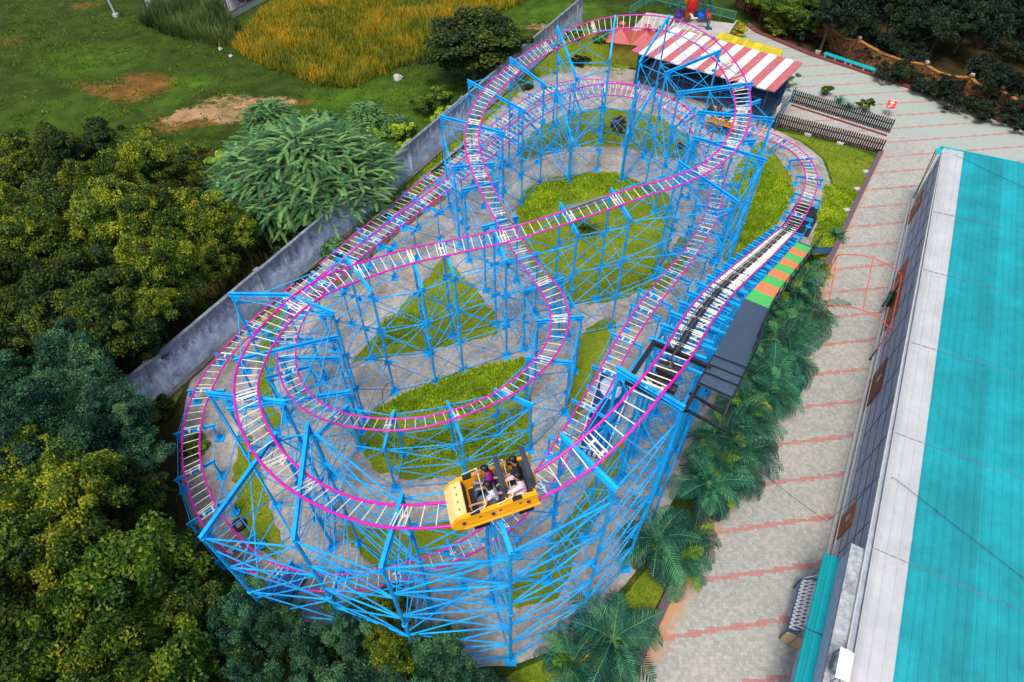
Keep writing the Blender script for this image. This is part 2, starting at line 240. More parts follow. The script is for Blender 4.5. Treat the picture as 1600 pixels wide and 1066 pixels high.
# ------------------------------------------------------------ mesh helpers
LOCAL=set()
class MB:
    def __init__(s): s.v=[]; s.f=[]
    def add(s,vs,fs):
        o=len(s.v); s.v.extend([tuple(q) for q in vs]); s.f.extend([tuple(i+o for i in f) for f in fs]); return s
    def box(s,c,size,R=None):
        x,y,z=[q/2 for q in size]; vs=[Vector((a,b,d)) for a in(-x,x) for b in(-y,y) for d in(-z,z)]
        if R is not None: vs=[R@q for q in vs]
        c=Vector(c); return s.add([q+c for q in vs],[(0,1,3,2),(4,6,7,5),(0,4,5,1),(2,3,7,6),(0,2,6,4),(1,5,7,3)])
    def bar(s,a,b,w,h,up=(0,0,1),off=0):
        a=Vector(a); b=Vector(b); d=b-a; L=d.length
        if L<1e-4: return s
        d/=L; u=Vector(up); r=d.cross(u)
        if r.length<1e-3: r=d.cross(Vector((1,0,0)))
        r.normalize(); u=r.cross(d); R=Matrix((d,r,u)).transposed()
        return s.box((a+b)/2+u*off,(L,w,h),R)
    def tube(s,a,b,r,n=6,r2=None,cap=True):
        a=Vector(a); b=Vector(b); d=b-a
        if d.length<1e-4: return s
        d.normalize(); u=d.cross(Vector((0,0,1)) if abs(d.z)<.95 else Vector((1,0,0))).normalized(); w=d.cross(u); r2=r if r2 is None else r2
        vs=[]
        for c,rr in ((a,r),(b,r2)):
            for i in range(n):
                t=2*math.pi*i/n; vs.append(c+(u*math.cos(t)+w*math.sin(t))*rr)
        fs=[(i,(i+1)%n,n+(i+1)%n,n+i) for i in range(n)]
        if cap: fs+=[tuple(range(n-1,-1,-1)),tuple(range(n,2*n))]
        return s.add(vs,fs)
    def path(s,pts,r,n=8,closed=False):
        pts=[Vector(p) for p in pts]; L=len(pts); vs=[]; pu=None
        for i,p in enumerate(pts):
            d=(pts[(i+1)%L]-pts[i-1]) if closed else pts[min(i+1,L-1)]-pts[max(i-1,0)]
            d.normalize(); u=Vector((0,0,1)).cross(d) if pu is None else pu-d*pu.dot(d)
            if u.length<1e-3: u=Vector((1,0,0)).cross(d)
            u.normalize(); pu=u; w_=d.cross(u); rr=r[i] if hasattr(r,'__len__') else r
            for k in range(n):
                t=2*math.pi*k/n; vs.append(p+(u*math.cos(t)+w_*math.sin(t))*rr)
        fs=[]
        for i in range(L if closed else L-1):
            j=(i+1)%L
            for k in range(n): fs.append((i*n+k,i*n+(k+1)%n,j*n+(k+1)%n,j*n+k))
        if not closed: fs+=[tuple(range(n-1,-1,-1)),tuple(range((L-1)*n,L*n))]
        return s.add(vs,fs)
    def prism(s,poly,z0,z1):
        n=len(poly); vs=[(p[0],p[1],z0) for p in poly]+[(p[0],p[1],z1) for p in poly]
        ar=sum(poly[i][0]*poly[(i+1)%n][1]-poly[(i+1)%n][0]*poly[i][1] for i in range(n))
        fs=[(i,(i+1)%n,n+(i+1)%n,n+i) for i in range(n)]+[tuple(range(n-1,-1,-1)),tuple(range(n,2*n))]
        if ar<0: fs=[f[::-1] for f in fs]
        return s.add(vs,fs)
    def quad(s,a,b,c,d): return s.add([a,b,c,d],[(0,1,2,3)])
    def slab(s,pts,t):
        """thin plate: polygon in space given thickness t along its normal"""
        pts=[Vector(p) for p in pts]; nrm=(pts[1]-pts[0]).cross(pts[2]-pts[0]).normalized(); n=len(pts)
        vs=pts+[p-nrm*t for p in pts]; fs=[tuple(range(n)),tuple(range(2*n-1,n-1,-1))]+[(i,n+i,n+(i+1)%n,(i+1)%n) for i in range(n)]
        return s.add(vs,fs)
    def build(s,name,mat,parent=None,smooth=False,bevel=0):
        o=Vector((0,0,0))
        if parent is not None:
            rt=parent
            while rt.parent: rt=rt.parent
            if rt.name not in LOCAL: o=rt.location.copy()
        me=bpy.data.meshes.new(name); me.from_pydata([(v[0]-o.x,v[1]-o.y,v[2]-o.z) for v in s.v],[],s.f); me.update()
        if smooth: me.polygons.foreach_set('use_smooth',[True]*len(me.polygons))
        me.materials.append(M[mat] if isinstance(mat,str) else mat)
        ob=bpy.data.objects.new(name,me); C.objects.link(ob)
        if parent is not None: ob.parent=parent
        if bevel:
            bm=bmesh.new(); bm.from_mesh(me); bmesh.ops.bevel(bm,geom=list(bm.edges),offset=bevel,segments=2,affect='EDGES',clamp_overlap=True); bm.to_mesh(me); bm.free()
        return ob
def tag(o,label,cat,group=None,kind=None):
    if label: o['label']=label
    if cat: o['category']=cat
    if group: o['group']=group
    if kind: o['kind']=kind
    return o
def thing(name,label,cat,loc=(0,0,0),rz=0,group=None,local=False):
    o=bpy.data.objects.new(name,None); C.objects.link(o); o.location=loc; o.rotation_euler=(0,0,rz); o.empty_display_size=.3
    if local: LOCAL.add(o.name)
    return tag(o,label,cat,group)
def struct(name,mb,mat): return tag(mb.build(name,mat),None,None,None,'structure')
def fast_obj(name,V,F,mat,parent=None,tint=None,link=True):
    me=bpy.data.meshes.new(name); V=np.asarray(V,np.float32); F=np.asarray(F,np.int32); k=F.shape[1]
    me.vertices.add(len(V)); me.vertices.foreach_set('co',V.ravel()); me.loops.add(F.size); me.loops.foreach_set('vertex_index',F.ravel())
    me.polygons.add(len(F)); me.polygons.foreach_set('loop_start',np.arange(0,F.size,k,dtype=np.int32)); me.polygons.foreach_set('loop_total',np.full(len(F),k,np.int32))
    me.update(calc_edges=True)
    if tint is not None:
        a=me.attributes.new('tint','FLOAT','POINT'); a.data.foreach_set('value',np.asarray(tint,np.float32))
    me.materials.append(M[mat] if isinstance(mat,str) else mat)
    if not link: return me
    ob=bpy.data.objects.new(name,me); C.objects.link(ob)
    if parent is not None: ob.parent=parent
    return ob
def copy_tree(o,parent=None):
    c=o.copy(); C.objects.link(c); c.parent=parent
    for ch in [x for x in KIDS.get(o.name,[])]: copy_tree(ch,c)
    return c
KIDS={}
def reg(o):
    KIDS[o.name]=list(o.children)
    for ch in o.children: reg(ch)
# ------------------------------------------------------------ ground sheet
def px(L,z=0.0): return [P(x,y,z) for x,y in L]
def inside(px_,py_,poly):
    c=np.zeros(px_.shape,bool); n=len(poly); j=n-1
    for i in range(n):
        xi,yi=poly[i][0],poly[i][1]; xj,yj=poly[j][0],poly[j][1]
        with np.errstate(divide='ignore',invalid='ignore'):
            t=((yi>py_)!=(yj>py_))&(px_<(xj-xi)*(py_-yi)/(yj-yi+1e-12)+xi)
        c^=t; j=i
    return c
def blob(X,Y,c,r,amp=1.0,asp=1.0):
    d=np.sqrt(((X-c.x)/(r*asp))**2+((Y-c.y)/r)**2); return amp*np.clip(1.15-d,0,1)
def grid(x0,x1,y0,y1,st):
    xs=np.arange(x0,x1+st/2,st); ys=np.arange(y0,y1+st/2,st); X,Y=np.meshgrid(xs,ys); nx,ny=len(xs),len(ys)
    V=np.stack([X.ravel(),Y.ravel(),np.zeros(X.size)],1); I=np.arange(nx*ny).reshape(ny,nx)
    F=np.stack([I[:-1,:-1].ravel(),I[:-1,1:].ravel(),I[1:,1:].ravel(),I[1:,:-1].ravel()],1); return V,F
def pattr(ob,name,v):
    a=ob.data.attributes.new(name,'FLOAT','POINT'); a.data.foreach_set('value',np.asarray(v,np.float32))
V,F=grid(-66,54,0,96,.5)
# ring of far vertices so that the sheet runs to the horizon
o=len(V); far=np.array([(-1500,-1500,0),(1500,-1500,0),(1500,1500,0),(-1500,1500,0)],float)
nx=int(round(120/.5))+1; ny=int(round(96/.5))+1
cs=[0,nx-1,nx*ny-1,nx*(ny-1)]
F2=[(o,o+1,cs[1],cs[0]),(o+1,o+2,cs[2],cs[1]),(o+2,o+3,cs[3],cs[2]),(o+3,o,cs[0],cs[3])]
g=fast_obj('ground',np.vstack([V,far]),np.vstack([F,np.array(F2)]),'ground'); tag(g,None,None,None,'structure')
X=np.append(V[:,0],far[:,0]); Y=np.append(V[:,1],far[:,1])
soil=np.zeros(len(X)); pale=np.zeros(len(X)); lush=np.zeros(len(X)); lit=np.zeros(len(X))
for (x,y,r,am,asp) in [(215,118,1.6,.42,1.8),(245,128,2.2,.45,1.6),(205,150,2.6,.45,1.8),(160,140,1.5,.4,1.5),(130,130,1.8,.35,1.8),(262,195,2.2,.6,1.2),(330,190,1.5,.5,1.5),(470,160,1.0,.6,1.6),(10,65,3,.35,1.5),(130,8,3,.35,1.6),(225,72,2,.25,1.5),(300,300,1.2,.6,1),(655,330,.8,.4,1),(1040,885,.9,.55,1),(985,900,.8,.4,1),(620,345,.7,.5,.6),(700,262,.8,.4,1),(1345,232,.5,.5,1),(420,960,1.2,.5,1),(340,970,1,.5,1)]:
    soil+=blob(X,Y,P(x,y),r,am,asp)
for (x,y,r,am,asp) in [(340,155,2.3,.34,1.8),(400,165,2.3,.36,1.7),(435,160,1.5,.34,1.6),(360,185,1.6,.5,2),(270,188,1.8,.45,1.2),(840,42,2.0,.42,1.3),(310,175,1.3,.5,2)]:
    pale+=blob(X,Y,P(x,y),r,am,asp)
for (x,y,r,am,asp) in [(150,95,4,.7,1.5),(100,180,4,.5,1.5),(300,130,2.2,.9,1.5),(260,160,2,.8,.8),(860,20,4,.9,2),(900,15,3,.7,1),(600,150,4,.8,2),(640,200,3,.8,2),(1330,300,3,1,1.5),(1290,240,3,.9,2),(1180,300,4,1,1),(500,170,3,.4,2)]:
    lush+=blob(X,Y,P(x,y),r,am,asp)
for poly,am in (([(0,260),(330,230),(560,330),(180,640),(250,640),(330,560),(300,800),(420,960),(700,1100),(-200,1300),(-300,260)],.55),([(1150,-60),(1700,-60),(1800,300),(1590,210),(1280,95),(1180,50)],.7)):
    lit+=am*inside(X,Y,px(poly))
for a_,v_ in (('soil',soil),('pale',pale),('lush',np.clip(lush,0,1)),('litter',lit)): pattr(g,a_,v_)
def rough_poly(pts,amp=.07,step=.25,seed=0):
    r=random.Random(seed); out=[]; n=len(pts)
    # Catmull-Rom through the corners, then small irregularities
    for i in range(n):
        p0,p1,p2,p3=[Vector(pts[(i+k)%n][:2]) for k in (-1,0,1,2)]; L=(p2-p1).length; m=max(2,int(L/step))
        for k in range(m):
            t=k/m; q=.5*((2*p1)+(p2-p0)*t*.6+(p1*-1*0+Vector((0,0)))*0) if False else None
            a=p1.lerp(p2,t); c1=p0.lerp(p1,1+t*.35); c2=p3.lerp(p2,1+(1-t)*.35)
            q=a*.72+(c1.lerp(c2,t))*.28 if 0<t<1 else a
            out.append((q.x+r.uniform(-amp,amp),q.y+r.uniform(-amp,amp)))
    return out
def sheet(name,pts,z,mat,amp=.05,seed=0,thick=.03):
    poly=rough_poly(pts,amp,.3,seed); bm=bmesh.new(); vs=[bm.verts.new((p[0],p[1],z)) for p in poly]
    f=bm.faces.new(vs); f.normal_update()
    if f.normal.z<0: f.normal_flip()
    e=bmesh.ops.extrude_face_region(bm,geom=[f]); 
    for v in [x for x in e['geom'] if isinstance(x,bmesh.types.BMVert)]: v.co.z=z
    for v in vs: v.co.z=z-thick
    bmesh.ops.triangulate(bm,faces=bm.faces[:]); bmesh.ops.recalc_face_normals(bm,faces=bm.faces[:])
    me=bpy.data.meshes.new(name); bm.to_mesh(me); bm.free(); me.materials.append(M[mat]); ob=bpy.data.objects.new(name,me); C.objects.link(ob)
    tag(ob,None,None,None,'structure'); return poly
SLAB=[(305,575),(292,620),(281,690),(284,760),(300,810),(340,865),(395,920),(440,950),(500,982),(560,1006),(640,1034),(720,1042),(800,1040),(860,1018),(908,988),(962,930),(1005,880),(1040,800),(1100,700),(1150,600),(1200,500),(1240,420),(1262,395),(1283,340),(1298,290),(1285,250),(1250,222),(1205,200),(1150,160),(1060,128),(980,108),(900,105),(835,125),(770,180),(700,243),(600,325),(520,390),(440,450),(375,503),(330,545)]
sheet('concrete_slab',px(SLAB),.03,'slab',.03,1)
LAWNS=[[(1190,222),(1215,248),(1236,275),(1240,300),(1227,330),(1205,362),(1175,392),(1140,410),(1125,400),(1140,350),(1140,300),(1150,262),(1172,235)],
 [(812,250),(820,220),(850,195),(890,178),(940,170),(1000,175),(1040,190),(1080,218),(1092,245),(1050,248),(1010,238),(960,230),(900,230),(860,240)],
 [(812,312),(830,293),(870,280),(920,269),(960,272),(1000,285),(1040,300),(1055,330),(1045,390),(1015,450),(955,472),(900,476),(860,450),(830,420),(815,385),(805,350)],
 [(695,402),(720,430),(745,455),(770,490),(780,520),(740,532),(660,550),(600,560),(553,566),(585,530),(610,500),(650,455)],
 [(820,560),(828,600),(830,680),(825,750),(780,738),(700,745),(640,750),(590,735),(560,700),(546,678),(590,642),(640,612),(720,582)],
 [(372,690),(365,750),(370,800),(385,850),(430,872),(446,858),(422,800),(412,750),(398,700),(385,670)],
 [(530,822),(600,826),(700,816),(745,800),(735,825),(700,850),(640,882),(600,887),(565,870)],
 [(898,535),(930,505),(960,500),(958,530),(925,600),(900,660),(888,640),(892,580)],
 [(430,480),(458,470),(470,480),(450,510),(432,560),(425,620),(440,660),(425,690),(405,640),(402,560),(410,510)],
 [(1062,372),(1085,372),(1080,395),(1055,430),(1035,455),(1020,450),(1040,415)]]
LP_=[sheet('lawn',px(L),.055+.003*i,'lawn',.12,10+i) for i,L in enumerate(LAWNS)]
SOILS=[([(965,690),(988,702),(945,790),(905,860),(872,935),(800,950),(780,935),(840,880),(900,790)],'lawn'),([(575,385),(610,362),(700,290),(712,300),(640,352),(590,395),(500,470),(480,470),(520,425)],'redsoil')]
for i,(L,m_) in enumerate(SOILS): sheet('soil_strip',px(L),.045+.004*i,m_,.06,40+i)
LP_.append(sheet('lawn',px([(1206,203),(1292,222),(1368,246),(1335,325),(1292,398),(1266,392),(1284,342),(1302,290),(1288,248),(1252,220)]),.02,'lawn',.03,60))
LP_.append(sheet('lawn',px([(760,120),(830,60),(900,30),(960,80),(985,100),(970,118),(900,112),(835,128),(800,160),(720,235),(690,250),(700,235)]),.02,'lawn',.03,61))
LP_.append(sheet('lawn',px([(800,1050),(870,1025),(915,992),(970,940),(1010,890),(1050,890),(1000,1000),(960,1080),(780,1080)]),.02,'lawn',.03,62))
LP_.append(sheet('lawn',px([(560,352),(690,248),(700,258),(590,345),(455,455),(320,575),(290,600),(270,640),(240,640),(330,560),(440,470)]),.02,'lawn',.03,63))
# ------------------------------------------------------------ plaza paving
KERB=[(1376,238),(1340,312),(1300,398),(1180,640),(1060,900),(1040,940),(982,1066),(930,1180)]
plz=px([(1376,238),(1209,196),(1206,180),(1222,150),(1150,110),(1120,60),(1172,36),(1182,50),(1264,85),(1400,130),(1600,202),(1900,300),(1900,1180),(930,1180)]+KERB[::-1][1:-1])
V,F=grid(-2,50,-2,74,.25)
cx_=V[F].mean(1); ins=inside(cx_[:,0],cx_[:,1],plz); keep=F[ins]
pv=fast_obj('plaza_paving',V+np.array([0,0,.012]),keep,'pavers'); tag(pv,None,None,None,'structure')
kp=[P(*q) for q in KERB]; X,Y=V[:,0],V[:,1]
dk=np.full(len(X),99.)
for a,b in zip(kp[:-1],kp[1:]):
    d=(b-a); L2=d.x**2+d.y**2; t=np.clip(((X-a.x)*d.x+(Y-a.y)*d.y)/L2,0,1); dk=np.minimum(dk,np.hypot(X-a.x-t*d.x,Y-a.y-t*d.y))
along=inside(X,Y,px([(1150,420),(1420,420),(1400,840),(900,1100)]))
pattr(pv,'wash',np.clip(1-dk/1.5,0,1)*np.where(along,.8,.45))
a=P(1388,205); b=P(1500,245); nrm=Vector((-(b-a).y,(b-a).x)); s_=((X-a.x)*nrm.x+(Y-a.y)*nrm.y)/nrm.length
pattr(pv,'plaza',np.clip(s_/.4+.5,0,1))
# filler under the jagged border of the paving
def ribbon(name,pts,wd,h,mat,z0=-.02,label=None,cat='kerb'):
    m=MB(); pts=[Vector((p[0],p[1],0)) for p in pts]
    for i in range(len(pts)-1):
        d=(pts[i+1]-pts[i]).normalized()
        m.bar(pts[i]+Vector((0,0,(h+z0)/2))-d*.0,pts[i+1]+Vector((0,0,(h+z0)/2)),wd,h-z0+.0008*(i%3))
    ob=m.build(name,mat)
    if label: tag(ob,label,cat)
    else: tag(ob,None,None,None,'structure')
    return ob
def dense(pts,st):
    out=[Vector(pts[0])]
    for a,b in zip(pts[:-1],pts[1:]):
        a=Vector(a); b=Vector(b); n=max(1,int((b-a).length/st)); out+=[a.lerp(b,(k+1)/n) for k in range(n)]
    return out
ribbon('garden_kerb',kp,.34,.22,'mauve',label='mauve brick edging between the coaster garden and the striped path',cat='kerb')
m=MB(); L_=dense([Vector((p.x,p.y,0)) for p in kp],.21)
fk=px([(1168,40),(1182,50),(1264,85),(1400,130),(1600,202),(1800,272)])
ribbon('plaza_kerb',fk,.55,.16,'brick',label='dark red brick kerb along the far shrub bed of the plaza',cat='kerb')
# conc area of the kiddie ride
m=MB(); m.prism(px([(960,78),(1010,20),(1150,38),(1128,62),(1085,50),(1030,40),(1000,80)]),-.02,.03); struct('ride_court',m,'plainconc')
# black pit sheets under the foot of the lift
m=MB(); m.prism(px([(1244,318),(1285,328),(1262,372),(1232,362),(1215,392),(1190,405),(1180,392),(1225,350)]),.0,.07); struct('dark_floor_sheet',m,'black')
# ------------------------------------------------------------ grass and ground cover (nobody could count the blades)
def pts_in(poly,dens,rng):
    xs=[p[0] for p in poly]; ys=[p[1] for p in poly]; A=(max(xs)-min(xs))*(max(ys)-min(ys)); n=int(A*dens)
    x=rng.uniform(min(xs),max(xs),n); y=rng.uniform(min(ys),max(ys),n); k=inside(x,y,poly); return x[k],y[k]
def vnoise(x,y,s,seed=0):
    """smooth value noise in the plane"""
    r=np.random.default_rng(seed); T=r.random((64,64)); X=x/s; Y=y/s; i=np.floor(X).astype(int); j=np.floor(Y).astype(int); fx=X-i; fy=Y-j; fx=fx*fx*(3-2*fx); fy=fy*fy*(3-2*fy)
    g_=lambda a,b:T[a%64,b%64]
    return (g_(i,j)*(1-fx)+g_(i+1,j)*fx)*(1-fy)+(g_(i,j+1)*(1-fx)+g_(i+1,j+1)*fx)*fy
def blades(name,x,y,h,wd,mat,rng,lean=.6,z0=.05,tint=None,per=3):
    n=len(x); X=np.repeat(x,per)+rng.normal(0,wd*1.2,n*per); Y=np.repeat(y,per)+rng.normal(0,wd*1.2,n*per)
    hh=np.repeat(h if hasattr(h,'__len__') else np.full(n,h),per)*rng.uniform(.6,1.25,n*per); t=rng.uniform(0,2*np.pi,n*per); l=rng.uniform(.1,lean,n*per)*hh
    dx,dy=np.cos(t),np.sin(t); z0=np.full(n*per,z0)
    V=np.empty((n*per,3,3)); V[:,0]=np.stack([X-dy*wd/2,Y+dx*wd/2,z0-.02],1); V[:,1]=np.stack([X+dy*wd/2,Y-dx*wd/2,z0-.02],1); V[:,2]=np.stack([X+dx*l,Y+dy*l,z0+hh],1)
    F=np.arange(n*per*3).reshape(-1,3); tt=np.repeat(np.repeat(tint if tint is not None else np.full(n,.5),per)+rng.normal(0,.18,n*per),3)
    return fast_obj(name,V.reshape(-1,3),F,mat,tint=tt)
rng=np.random.default_rng(3)
def lawngrass(polys,dens,h,wd,mat,label,seed,thr=.0,z0=.07,cat='grass'):
    xs=[];ys=[]
    for pl in polys:
        x,y=pts_in(pl,dens,rng); xs.append(x); ys.append(y)
    x=np.concatenate(xs); y=np.concatenate(ys); nn=.6*vnoise(x,y,1.3,seed)+.4*vnoise(x,y,.4,seed+1)
    k=nn+rng.normal(0,.08,len(x))>thr; x,y,nn=x[k],y[k],nn[k]
    o_=blades('grass' if cat=='grass' else 'ground_cover',x,y,h*(.5+nn),wd,mat,rng,tint=nn,z0=z0); tag(o_,label,cat,None,'stuff'); return o_
lawngrass(LP_,60,.07,.035,'f_lawn','short yellow green turf on the lawns inside and around the coaster',5,.33)
COVER=[px(L) for L in ([(640,612),(720,582),(818,562),(824,600),(800,622),(740,650),(690,640),(600,652),(585,645)],[(640,680),(700,670),(800,660),(822,672),(818,720),(740,715),(640,725),(570,700)],
 [(820,300),(870,278),(960,272),(1000,288),(1010,305),(960,300),(900,310),(860,325),(835,345),(812,340)],[(1170,250),(1235,290),(1225,330),(1190,375),(1150,390),(1145,330)],[(1290,290),(1340,300),(1300,395),(1268,390)],[(600,500),(650,490),(690,500),(640,530),(590,545)],
 [(965,455),(1010,430),(1040,400),(1020,455)],[(590,345),(690,262),(695,270),(600,352)],[(1245,400),(1300,402),(1290,440),(1235,440)])]
lawngrass(COVER,150,.13,.09,'f_cover','low bright green broadleaf ground cover on the lawns under the coaster',9,.30,.09,'ground cover')
